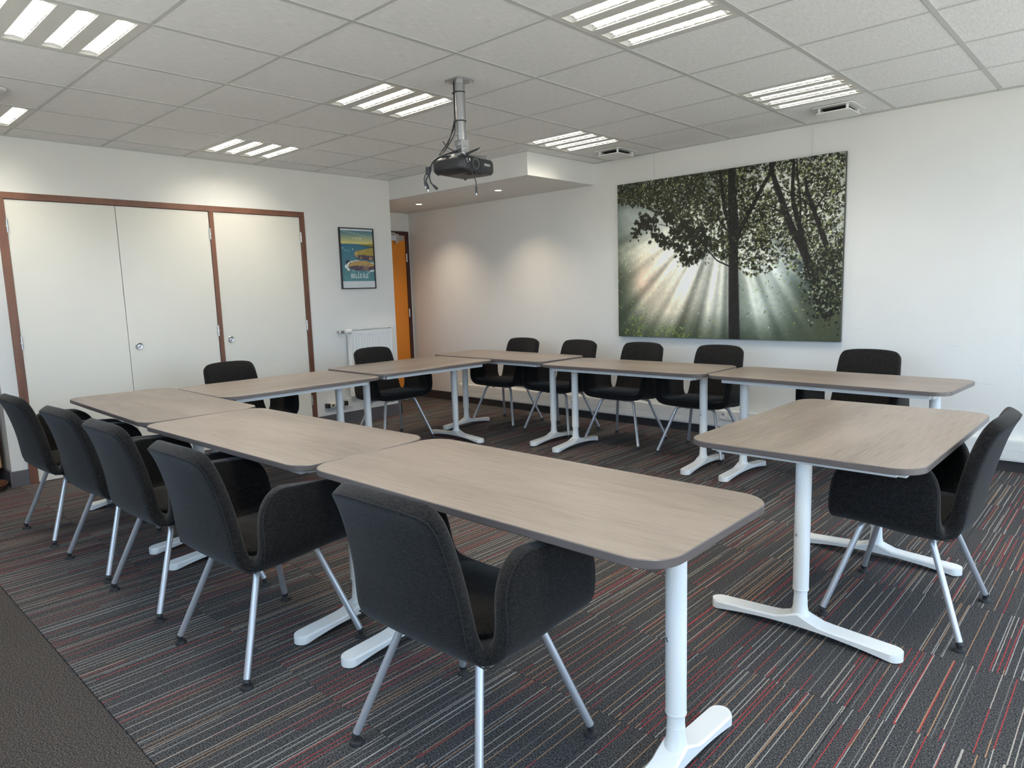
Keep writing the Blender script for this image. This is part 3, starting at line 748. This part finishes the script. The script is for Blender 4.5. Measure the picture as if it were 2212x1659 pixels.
def text_mesh(s, size, m, name='lettering', extrude=.0002, width=None, bold=0):
    cu = bpy.data.curves.new('t', 'FONT'); cu.body = s; cu.size = size; cu.extrude = extrude; cu.align_x = 'CENTER'; cu.align_y = 'CENTER'; cu.offset = bold
    o = bpy.data.objects.new('t', cu); C.objects.link(o); dg = bpy.context.evaluated_depsgraph_get(); dg.update()
    me = bpy.data.meshes.new_from_object(o.evaluated_get(dg)); bpy.data.objects.remove(o); me.name = name; me.materials.clear(); me.materials.append(m)
    if width:
        xs_ = [v_.co.x for v_ in me.vertices]; k_ = width/(max(xs_)-min(xs_))
        for v_ in me.vertices: v_.co.x *= k_
    return me
M_ltr = mat('light_lettering', (.62, .62, .62), .4)
lt = obj('lettering', text_mesh('EPSON', .017, M_ltr, bold=.0004), None, pr_); lt.rotation_euler = (PI/2, 0, PI/2); lt.location = (.1182, .070, .046)

def cable(pts, r, label, name='cable', plug=None, group='cables hanging from the projector'):
    t = thing(name, label, 'cable', pts[0], 0, group); o_ = Vector(pts[0]); pp = [Vector(p)-o_ for p in pts]
    bm = bmesh.new(); tube(bm, smooth_path(pp), r, 7); obj('cord', bm, M_blackp, t, smooth=60)
    if plug:
        d = (pp[-1]-pp[-2]).normalized(); e0 = pp[-1]
        bm = bmesh.new(); tube(bm, [e0-d*.004, e0+d*plug[1]], [plug[0]*.8, plug[0]], 8); obj('plug', bm, M_blackp, t, smooth=40)
        bm = bmesh.new(); tube(bm, [e0+d*plug[1], e0+d*(plug[1]+.012)], plug[0]*.45, 8); obj('plug_tip', bm, M_steel, t, smooth=40)
    return t
# the camera sees the pole from +X/-Y; the bundle hangs on its left (towards -X,-Y)
lv = Vector((-.72, -.69, 0)).normalized()          # leftwards in the view
def P(l, z, d=0): b = Vector((PX, PY, z))+lv*l+Vector((.69, -.72, 0))*d; return tuple(b)
cable([P(.032, 2.44), P(.033, 2.3), P(.033, 2.225), P(.05, 2.17), P(.10, 2.09), P(.135, 2.045), P(.10, 2.05)], .0042, 'black cable tied along the silver pole')
cable([P(.036, 2.23, .01), P(.05, 2.18, .01), P(.07, 2.12, .01), P(.115, 2.05, .01), P(.13, 2.035, .01), P(.06, 2.045, .01)], .004, 'black cable looping left from the pole above the projector')
cable([P(.03, 2.235, .02), P(.034, 2.16, .02), P(.06, 2.12, .02), P(.10, 2.06, .02), P(.13, 2.045, .02)], .0035, 'thin black cable behind the loops at the pole')
cable([P(.0, 2.06, .03), P(.06, 2.055, .04), P(.13, 2.035, .05), P(.17, 2.00, .06), P(.175, 1.95, .06), P(.205, 1.91, .06), P(.20, 1.885, .06)], .0045, 'thick black cable running over the projector to its left corner', plug=(.009, .028))
cable([P(.0, 2.075, .03), P(.05, 2.06, .04), P(.14, 2.025, .05), P(.18, 1.985, .055), P(.185, 1.93, .055), P(.18, 1.895, .055), P(.160, 1.875, .055)], .004, 'black cable with the rightmost plug of the left bundle', plug=(.008, .026))
cable([P(.02, 2.065, .03), P(.09, 2.045, .04), P(.16, 2.01, .05), P(.19, 1.96, .06), P(.215, 1.92, .06), P(.21, 1.895, .06)], .0035, 'black cable ending highest in the left bundle', plug=(.007, .02))
cable([P(.10, 2.115, .05), P(.085, 2.085, .06), P(.04, 2.055, .08), P(-.02, 2.03, .10), P(-.05, 1.985, .16), P(-.055, 1.93, .17), P(-.078, 1.88, .17), P(-.078, 1.845, .17)], .0028, 'thin cable hanging alone in front of the projector lens', plug=(.006, .03))
cable([P(-.02, 2.045, .05), P(-.06, 2.065, .03), P(-.10, 2.085, .0)], .0035, 'short cable end sticking out right above the projector')
cable([P(-.02, 2.035, .05), P(-.055, 2.055, .04), P(-.09, 2.073, .02)], .0035, 'second short cable end right above the projector, the lower one')
bm = bmesh.new(); o0 = P(.19, 1.955, .06)
tube(bm, [(0, 0, .022), (0, 0, -.018)], .013, 12); obj_ = obj('cable_sleeve', bm, M_blackp, smooth=40, loc=o0); tag(obj_, 'black sleeve that bundles the cables left of the projector', 'cable sleeve')

# ------------------------------------------------------------------ pictures: flat prints painted as mesh colours
rng = np.random.default_rng(7)
def lin(c): c = np.asarray(c, float); return np.where(c <= .04045, c/12.92, ((c+.055)/1.055)**2.4)
def vnoise(W, Hn, sx_, sy_, seed):
    r = np.random.default_rng(seed); gx, gy = int(sx_)+3, int(sy_)+3; G = r.random((gy, gx))
    X = np.linspace(0, sx_, W); Y = np.linspace(0, sy_, Hn); xi = X.astype(int); yi = Y.astype(int); fx = X-xi; fy = Y-yi
    fx = fx*fx*(3-2*fx); fy = (fy*fy*(3-2*fy))[:, None]
    a = G[np.ix_(yi, xi)]*(1-fx)+G[np.ix_(yi, xi+1)]*fx; b = G[np.ix_(yi+1, xi)]*(1-fx)+G[np.ix_(yi+1, xi+1)]*fx
    return a*(1-fy)+b*fy
def fbm(W, Hn, s, seed, asp=1.42, oct_=5):
    out = 0; t = 0
    for i in range(oct_): out = out+vnoise(W, Hn, s*asp*2**i, s*2**i, seed+i)*.55**i; t += .55**i
    return out/t
def print_mesh(name, img, w_, h_, m, plane):
    Hn, Wn, _ = img.shape
    xs_ = np.linspace(-w_/2, w_/2, Wn); zs_ = np.linspace(0, h_, Hn)
    X, Z = np.meshgrid(xs_, zs_)
    co = np.zeros((Hn*Wn, 3)); 
    if plane == 'XZ': co[:, 0] = X.ravel(); co[:, 2] = Z.ravel()
    else: co[:, 1] = X.ravel(); co[:, 2] = Z.ravel()
    idx = np.arange(Hn*Wn).reshape(Hn, Wn); q = np.stack([idx[:-1, :-1], idx[:-1, 1:], idx[1:, 1:], idx[1:, :-1]], -1).reshape(-1, 4)
    if plane == 'YZ': q = q
    me = bpy.data.meshes.new(name); me.vertices.add(len(co)); me.vertices.foreach_set('co', co.ravel())
    me.loops.add(q.size); me.loops.foreach_set('vertex_index', q.ravel()); me.polygons.add(len(q))
    me.polygons.foreach_set('loop_start', np.arange(0, q.size, 4)); me.update(calc_edges=True)
    at = me.color_attributes.new('print', 'FLOAT_COLOR', 'POINT')
    c4 = np.ones((Hn*Wn, 4)); c4[:, :3] = lin(np.clip(img, 0, 1)).reshape(-1, 3); at.data.foreach_set('color', c4.ravel())
    me.materials.append(m); me.validate(); return me
def print_mat(name, rough=.6, spec=.3):
    m = mat(name, (.5, .5, .5), rough, spec=spec); k = N(m); a = k.n('VertexColor'); a.layer_name = 'print'; k.col(a.outputs['Color']); return m

def forest():
    Wn, Hn = 640, 448; u = np.linspace(0, 1, Wn)[None, :]*np.ones((Hn, 1)); v = np.linspace(0, 1, Hn)[:, None]*np.ones((1, Wn)); A = 1.42
    img = np.zeros((Hn, Wn, 3))
    n1 = fbm(Wn, Hn, 4, 11); n2 = fbm(Wn, Hn, 18, 31); n3 = fbm(Wn, Hn, 60, 51, oct_=3)
    # distant wood and fog
    base = np.stack([.25+.10*n1, .29+.10*n1, .27+.08*n1], -1)
    img[:] = base
    def blob(cx, cy, rx, ry, col, a, p=1.0):
        nonlocal img
        d = np.exp(-(((u-cx)/rx)**2+((v-cy)/ry)**2)**p); k = (d*a)[..., None]; img = img*(1-k)+np.array(col)*k
    blob(.28, .50, .20, .17, (.96, .94, .89), .98); blob(.33, .33, .15, .16, (.95, .94, .89), .88); blob(.15, .42, .12, .18, (.74, .69, .60), .6)
    blob(.25, .20, .16, .18, (.80, .75, .66), .70); blob(.46, .60, .10, .12, (.88, .92, .93), .9); blob(.50, .30, .08, .28, (.76, .76, .72), .7)
    blob(.33, .74, .14, .12, (.88, .88, .84), .9); blob(.06, .80, .10, .08, (.66, .69, .70), .6); blob(.18, .72, .12, .10, (.72, .74, .74), .6)
    blob(.76, .42, .07, .10, (.78, .84, .86), .85); blob(.70, .24, .09, .16, (.70, .74, .72), .75); blob(.61, .15, .07, .18, (.60, .64, .60), .5)
    blob(.80, .78, .28, .32, (.88, .88, .86), .9); blob(.62, .72, .18, .24, (.86, .86, .82), .8); blob(.66, .50, .12, .12, (.80, .82, .78), .7); blob(.13, .36, .06, .09, (.86, .74, .66), .6)
    # light shafts that fan out from the hidden sun behind the crown
    sx_, sy_ = .545, .86
    ang = np.arctan2((u-sx_)*A, -(v-sy_)+1e-6); rad = np.hypot((u-sx_)*A, v-sy_)
    tt = (ang+PI)/(2*PI); ray = np.interp(tt, np.linspace(0, 1, 420), np.convolve(rng.random(424), [.1, .25, .3, .25, .1], 'valid')[:420])
    ray2 = np.interp(tt, np.linspace(0, 1, 90), rng.random(90)); rr = np.clip((.62*ray+.38*ray2-.5)*2.9, -1, 1)
    fade = np.clip((rad-.22)/.25, 0, 1)*np.clip(1.15-rad*.75, 0, 1)*np.clip((.80-v)/.25, 0, 1)
    fade = fade*np.where(u > .86, np.clip((.98-u)/.12, .15, 1), 1)
    img += (rr*fade*.52+.06*fade)[..., None]*np.array([1.0, .97, .90])
    # low dark ground haze
    k = np.clip((.16-v)/.16, 0, 1)[..., None]*.55; img = img*(1-k)+np.array([.20, .24, .17])*k
    k = (np.clip((u-.78)/.14, 0, 1)*np.clip((.30-v)/.12, 0, 1))[..., None]*.8; img = img*(1-k)+np.array([.26, .28, .22])*k
    k = (np.clip((.13-u)/.12, 0, 1)*np.clip((.62-v)/.2, 0, 1))[..., None]*.85; img = img*(1-k)+np.array([.24, .27, .22])*k
    def stamp(cx, cy, r, col, a, ang_, asp):
        x, y = cx*(Wn-1), cy*(Hn-1); R = r*Wn; i0, i1 = int(max(0, x-R-1)), int(min(Wn, x+R+2)); j0, j1 = int(max(0, y-R-1)), int(min(Hn, y+R+2))
        if i1 <= i0 or j1 <= j0: return
        X, Y = np.meshgrid(np.arange(i0, i1)-x, np.arange(j0, j1)-y); c, s = math.cos(ang_), math.sin(ang_)
        p = (X*c+Y*s)/R; q = (-X*s+Y*c)/(R*asp); th = np.arctan2(q, p); rr_ = np.hypot(p, q)*(1+.35*np.cos(5*th)*.6)
        m_ = np.clip((1-rr_)*3, 0, 1)[..., None]*a; img[j0:j1, i0:i1] = img[j0:j1, i0:i1]*(1-m_)+np.array(col)*m_
    # crown density: polygon edge of the canopy
    ex = np.array([0, .10, .19, .25, .32, .38, .43, .50, .56, .645, .72, .775, .84, .90, .95, 1.0]); ey = np.array([.90, .86, .83, .74, .66, .58, .56, .50, .46, .38, .40, .45, .38, .30, .22, .18])
    dens = fbm(Wn, Hn, 9, 91)
    def inside(cu, cv): return cv > np.interp(cu, ex, ey)+.05*(rng.random()-.5)
    cnt = 0
    for _ in range(24000):                         # dark leaves, then lit leaves
        cu, cv = rng.random(), rng.random()
        if not inside(cu, cv): continue
        dn = dens[int(cv*(Hn-1)), int(cu*(Wn-1))]; right = np.clip((cu-.55)/.3, 0, 1)
        if rng.random() > (.95 if dn > .46-.05*(1-right) else .42)-.22*right: continue
        lum_ = rng.random()**2.2; lit = rng.random()
        if lit < .05+.10*right: col = (.36+.22*lum_, .38+.22*lum_, .26+.14*lum_)
        elif lit < .42: col = (.20+.08*lum_, .205+.08*lum_, .14+.05*lum_)
        else: col = (.105+.05*lum_, .11+.05*lum_, .085)
        stamp(cu, cv, rng.uniform(.0035, .0105), col, .9, rng.uniform(0, 6.3), rng.uniform(.45, .8))
    for _ in range(11000):                          # fine sparkle of sky through the crown
        cu, cv = rng.random(), rng.random()
        if not inside(cu, cv): continue
        right = np.clip((cu-.5)/.3, 0, 1)
        if rng.random() > .20+.75*right: continue
        stamp(cu, cv, rng.uniform(.0016, .0036), (.88, .89, .87) if rng.random() < .72 else (.52, .56, .36), .85, rng.uniform(0, 6.3), .6)
    for _ in range(5000):                          # bushes lit low down
        cu, cv = rng.random(), rng.random()**1.3*.55
        w0 = math.exp(-((cu-.10)/.05)**2-((cv-.08)/.10)**2)+math.exp(-((cu-.28)/.09)**2-((cv-.03)/.05)**2)*1.2+.22*math.exp(-((cu-.79)/.12)**2-((cv-.30)/.16)**2)+.012
        if rng.random() > w0: continue
        stamp(cu, cv, rng.uniform(.002, .0055), (.55, .62, .30) if rng.random() < .5 else (.30, .36, .20), .7, rng.uniform(0, 6.3), .6)
    for _ in range(900):
        cu, cv = rng.random()*.75, rng.random()*.6
        if rng.random() > .5*math.exp(-((cu-.36)/.12)**2-((cv-.36)/.18)**2)+.45*math.exp(-((cu-.04)/.06)**2-((cv-.40)/.25)**2)+.03: continue
        stamp(cu, cv, rng.uniform(.0015, .0035), (.92, .93, .88), .8, rng.uniform(0, 6.3), .6)
    def stroke(pts, w0, w1, col=(.115, .105, .105)):
        P0 = np.array(pts, float); n_ = 70; seg = np.linspace(0, len(P0)-1, n_); px_ = np.interp(seg, range(len(P0)), P0[:, 0]); py_ = np.interp(seg, range(len(P0)), P0[:, 1])
        ker = np.ones(7)/7; pxs = np.convolve(np.pad(px_, 3, mode='edge'), ker, 'valid'); pys = np.convolve(np.pad(py_, 3, mode='edge'), ker, 'valid')
        dmin = np.full((Hn, Wn), 9.0)
        for i in range(n_-1):
            ax, ay, bx, by = pxs[i]*A, pys[i], pxs[i+1]*A, pys[i+1]; wd = w0+(w1-w0)*i/n_
            x0, x1 = min(ax, bx)-wd*2-.01, max(ax, bx)+wd*2+.01; y0, y1 = min(ay, by)-wd*2-.01, max(ay, by)+wd*2+.01
            i0, i1 = max(0, int(x0/A*Wn)), min(Wn, int(x1/A*Wn)+2); j0, j1 = max(0, int(y0*Hn)), min(Hn, int(y1*Hn)+2)
            if i1 <= i0 or j1 <= j0: continue
            U, V = u[j0:j1, i0:i1]*A, v[j0:j1, i0:i1]; L2 = (bx-ax)**2+(by-ay)**2+1e-12; t_ = np.clip(((U-ax)*(bx-ax)+(V-ay)*(by-ay))/L2, 0, 1)
            d_ = np.hypot(U-ax-t_*(bx-ax), V-ay-t_*(by-ay))/wd; dmin[j0:j1, i0:i1] = np.minimum(dmin[j0:j1, i0:i1], d_)
        m_ = np.clip((1.15-dmin)*4, 0, 1)[..., None]*.95; cc = np.array(col)*(.8+.5*n3[..., None])
        img[:] = img*(1-m_)+cc*m_
    stroke([(.579, -.02), (.574, .238), (.571, .428), (.568, .593), (.561, .787), (.559, 1.02)], .034, .021)
    stroke([(.553, .684), (.53, .762), (.518, .883), (.505, 1.01)], .013, .008); stroke([(.587, .636), (.58, .799), (.573, .888)], .008, .005)
    stroke([(.580, .56), (.60, .65), (.63, .719), (.681, .855), (.722, .947), (.736, 1.01)], .013, .010); stroke([(.551, .632), (.508, .705), (.473, .77)], .005, .003)
    stroke([(.955, .14), (.925, .22), (.90, .35), (.88, .422), (.849, .522), (.797, .661), (.759, .821), (.727, .939), (.72, 1.01)], .030, .010)
    stroke([(.868, .50), (.831, .664), (.81, .778), (.808, .882), (.811, 1.01)], .016, .007); stroke([(.841, .656), (.839, .774), (.827, .899), (.821, 1.01)], .006, .004)
    stroke([(.985, .34), (.944, .507), (.893, .704), (.862, .825), (.856, .894)], .017, .006); stroke([(.893, .711), (.933, .799), (.945, .924)], .006, .003)
    stroke([(.786, .698), (.74, .746), (.688, .783)], .005, .003); stroke([(.893, .718), (.839, .787), (.764, .848)], .006, .003)
    stroke([(.56, .43), (.498, .471), (.451, .544), (.415, .601)], .005, .003); stroke([(.378, .605), (.291, .693), (.22, .72)], .003, .002); stroke([(.451, .544), (.45, .62), (.44, .66)], .003, .002)
    for _ in range(2600):                          # dark undergrowth at the foot of the right-hand trees
        cu, cv = rng.normal(.955, .035), rng.normal(.33, .085)
        if cu > .995 or cu < .84: continue
        q = rng.random(); stamp(cu, cv, rng.uniform(.003, .008), (.11, .115, .095) if q < .68 else ((.30, .32, .22) if q < .9 else (.60, .63, .55)), .8, rng.uniform(0, 6.3), .6)
    lx = [(.093, .675), (.134, .765), (.12, .72), (.17, .74), (.194, .757), (.25, .765), (.272, .754), (.181, .698), (.21, .66), (.227, .628), (.24, .598), (.28, .60), (.316, .579), (.329, .543), (.350, .50), (.366, .474), (.40, .51), (.415, .516), (.384, .596), (.366, .655), (.33, .62), (.43, .60), (.30, .66), (.35, .70), (.42, .66)]
    for (a, b) in lx:
        for _ in range(26): stamp(a+rng.normal()*.016, b+rng.normal()*.018, rng.uniform(.006, .012), (.13, .135, .10), .92, rng.uniform(0, 6.3), rng.uniform(.5, .85))
    for _ in range(900):                           # leaves across the upper stems
        cu, cv = rng.uniform(.30, 1), rng.uniform(.45, 1)
        stamp(cu, cv, rng.uniform(.003, .007), (.16, .165, .12) if rng.random() < .75 else (.36, .39, .25), .7, rng.uniform(0, 6.3), .6)
    img = (img*(.93+.14*n3[..., None])-.015)*1.14-.02
    return np.clip(img, 0, 1)
FX0, FX1, FZ0, FZ1 = -1.088, .893, .826, 2.212
fp = thing('forest_picture', 'large unframed canvas of a dark tree in misty sun rays', 'picture', ((FX0+FX1)/2, WB, FZ0))
fw = FX1-FX0; fh = FZ1-FZ0
obj('canvas_stretcher', B((-fw/2, fw/2, -.034, -.004, 0, fh)), mat('canvas_side', (.055, .06, .05), .7), fp, bevel=.002)
o_ = obj('print', print_mesh('print', forest(), fw-.004, fh-.004, print_mat('canvas_print', .55, .3), 'XZ'), None, fp, loc=(0, -.0345, .002))
for x_ in (-.62, .74):
    bm = bmesh.new(); tube(bm, [(x_, -.006, fh), (x_, -.006, H-FZ0-.002)], .0007, 5); obj('hanging_wire', bm, M_steel, fp)

def poster():
    Wn, Hn = 150, 225; u = np.linspace(0, 1, Wn)[None, :]*np.ones((Hn, 1)); t = 1-np.linspace(0, 1, Hn)[:, None]*np.ones((1, Wn))   # t from the top
    img = np.ones((Hn, Wn, 3))*np.array([.82, .84, .86]); n = fbm(Wn, Hn, 7, 5, .67); nf = fbm(Wn, Hn, 22, 8, .67)
    def put(mask, col, a=1.0):
        m_ = mask.astype(float)[..., None]*a; img[:] = img*(1-m_)+np.array(col)*m_
    inside = (t > .03) & (t < .885)
    sky = np.clip((t-.03)/.22, 0, 1)[..., None]; img[:] = np.where(inside[..., None], np.array([.30, .47, .56])*(1-sky)+np.array([.86, .80, .50])*sky, img)
    put(inside & (t < .16) & (np.abs(t-.10-.12*(u-.5)+.03*n) < .012), (.55, .66, .66), .7)
    put(inside & (t > .25), (.22, .42, .50)); dep = np.clip((t-.25)/.6, 0, 1)[..., None]
    img[:] = np.where((inside & (t > .25))[..., None], np.array([.22, .42, .52])*(1-dep)+np.array([.32, .52, .55])*dep, img)
    put(inside & (t > .52) & (nf > .60), (.42, .60, .62), .6)
    head = inside & (u > .56) & (t > .255-.02*(u-.56)) & (t < .262+.11*(u-.56)**.9); put(head, (.55, .52, .24)); put(head & (t > .250+.075*(u-.56)**.9+.02*n), (.30, .27, .24))
    nz = fbm(Wn, Hn, 5, 77, .67, 4)-.5; coast = inside & (u+.22*nz > .36+3.0*np.maximum(0, np.abs(t-.425)-.03)-.9*np.maximum(0, u-.45)) & (t > .385-.12*(u-.36)) & (t < .50+.07*(u-.4)); put(coast, (.62, .56, .26)); put(coast & (t > .425+.02*(u-.4)+.03*n), (.34, .28, .34)); put(coast & (nf > .62), (.72, .60, .42), .8)
    isl = inside & (((u-.52)/.45)**2+((t-.62-.03*(u-.5))/.075)**2 < 1.05+2.6*nz); put(isl, (.70, .58, .34)); put(isl & (t > .60+.05*n), (.34, .27, .33)); put(isl & (nf > .60), (.60, .50, .42), .8)
    put(inside & (((u-.20)/.07)**2+((t-.565)/.04)**2 < .8+.5*n), (.24, .22, .28))
    foam = inside & (t > .50) & (t < .72) & (np.abs(((u-.52)/.47)**2+((t-.63-.03*(u-.5))/.085)**2-1.1-2.6*nz) < .22) & (nf > .50); put(foam, (.88, .91, .90))
    for (a, b, s) in ((.06, .325, .010), (.36, .345, .012), (.11, .365, .008), (.17, .362, .008), (.23, .372, .010)): put((np.abs(u-a) < s*.8) & (np.abs(t-b) < s), (.90, .93, .92))
    tri = (t > .655) & (t < .705) & (np.abs(u-.20) < (t-.655)*.9); put(tri, (.93, .93, .90)); put((t > .705) & (t < .712) & (np.abs(u-.20) < .05), (.75, .45, .40))
    for (a, b) in ((.50, .735), (.80, .745), (.84, .742)): put((np.abs(u-a) < .012) & (np.abs(t-b) < .012), (.75, .82, .82))
    for i, a in enumerate(np.linspace(.39, .64, 8)):
        if i != 1: put((np.abs(u-a) < .010) & (np.abs(t-.155) < .016) & (nf > .35), (.86, .86, .70), .8)
    put((np.abs(np.hypot((u-.5)*1, (t-.94)*1.5)-.035) < .006) & (t > .94), (.70, .72, .74))
    return img
pt = thing('framed_poster', 'framed coastal travel poster with white title letters in thin black frame', 'poster', (WL, 2.2265, 1.348))
pw, ph = .405, .598
obj('frame', B((.0, .022, -pw/2, -pw/2+.010, 0, ph), (.0, .022, pw/2-.010, pw/2, 0, ph), (.0, .022, -pw/2+.010, pw/2-.010, 0, .010), (.0, .022, -pw/2+.010, pw/2-.010, ph-.010, ph)), M_blackp, pt)
obj('backing', B((.001, .012, -pw/2+.008, pw/2-.008, .008, ph-.008)), M_blackp, pt)
obj('print', print_mesh('print', poster(), pw-.02, ph-.02, print_mat('poster_print', .3, .5), 'YZ'), None, pt, loc=(.0135, 0, .010))
lt = obj('lettering', text_mesh('BELLE-ÎLE', .060, mat('title_ink', (.80, .84, .82), .4), width=.205), None, pt); lt.rotation_euler = (PI/2, 0, PI/2); lt.location = (.0145, .012, .010+(ph-.02)*(1-.80))

# ------------------------------------------------------------------ left niche: open wooden cabinet and a tray on the floor
cb = thing('wooden_shelf_cabinet', 'light wood open shelf cabinet at the left edge behind the armchairs', 'cabinet', (-3.60, -1.42, 0))
X0, X1, Y0, Y1, Z0, Z1 = -.26, .22, -.55, .585, .135, 1.02
obj('side_panel', B((X0, X1, Y1-.022, Y1, Z0, Z1)), M_pine, cb, bevel=.002); obj('side_panel', B((X0, X1, Y0, Y0+.022, Z0, Z1)), M_pine, cb, bevel=.002)
obj('top_panel', B((X0, X1, Y0, Y1, Z1, Z1+.022)), M_pine, cb, bevel=.002); obj('bottom_panel', B((X0, X1, Y0+.022, Y1-.022, Z0, Z0+.022)), M_pine, cb, bevel=.002)
obj('shelf', B((X0, X1-.01, Y0+.022, Y1-.022, .56, .578)), M_pine, cb); obj('back_panel', B((X0, X0+.008, Y0+.022, Y1-.022, Z0+.022, Z1)), M_pine, cb)
obj('gap_shade_block', B((X0+.03, X1-.16, Y0+.04, Y1-.06, 0, Z0)), M_dark, cb)  # near-black block stands in for the shade in the gap under the cabinet
bm = bmesh.new(); lathe(bm, [(.001, .006), (.13, .006), (.155, .020), (.17, .046), (.175, .050), (.172, .052), (.155, .028), (.13, .012), (.001, .011)], 28)
tr_ = obj('round_tray', bm, mat('brown_lacquer', (.10, .045, .025), .35), smooth=50, loc=(-3.30, -1.0, 0)); tag(tr_, 'shallow round brown tray on the floor beside the wooden cabinet', 'tray')
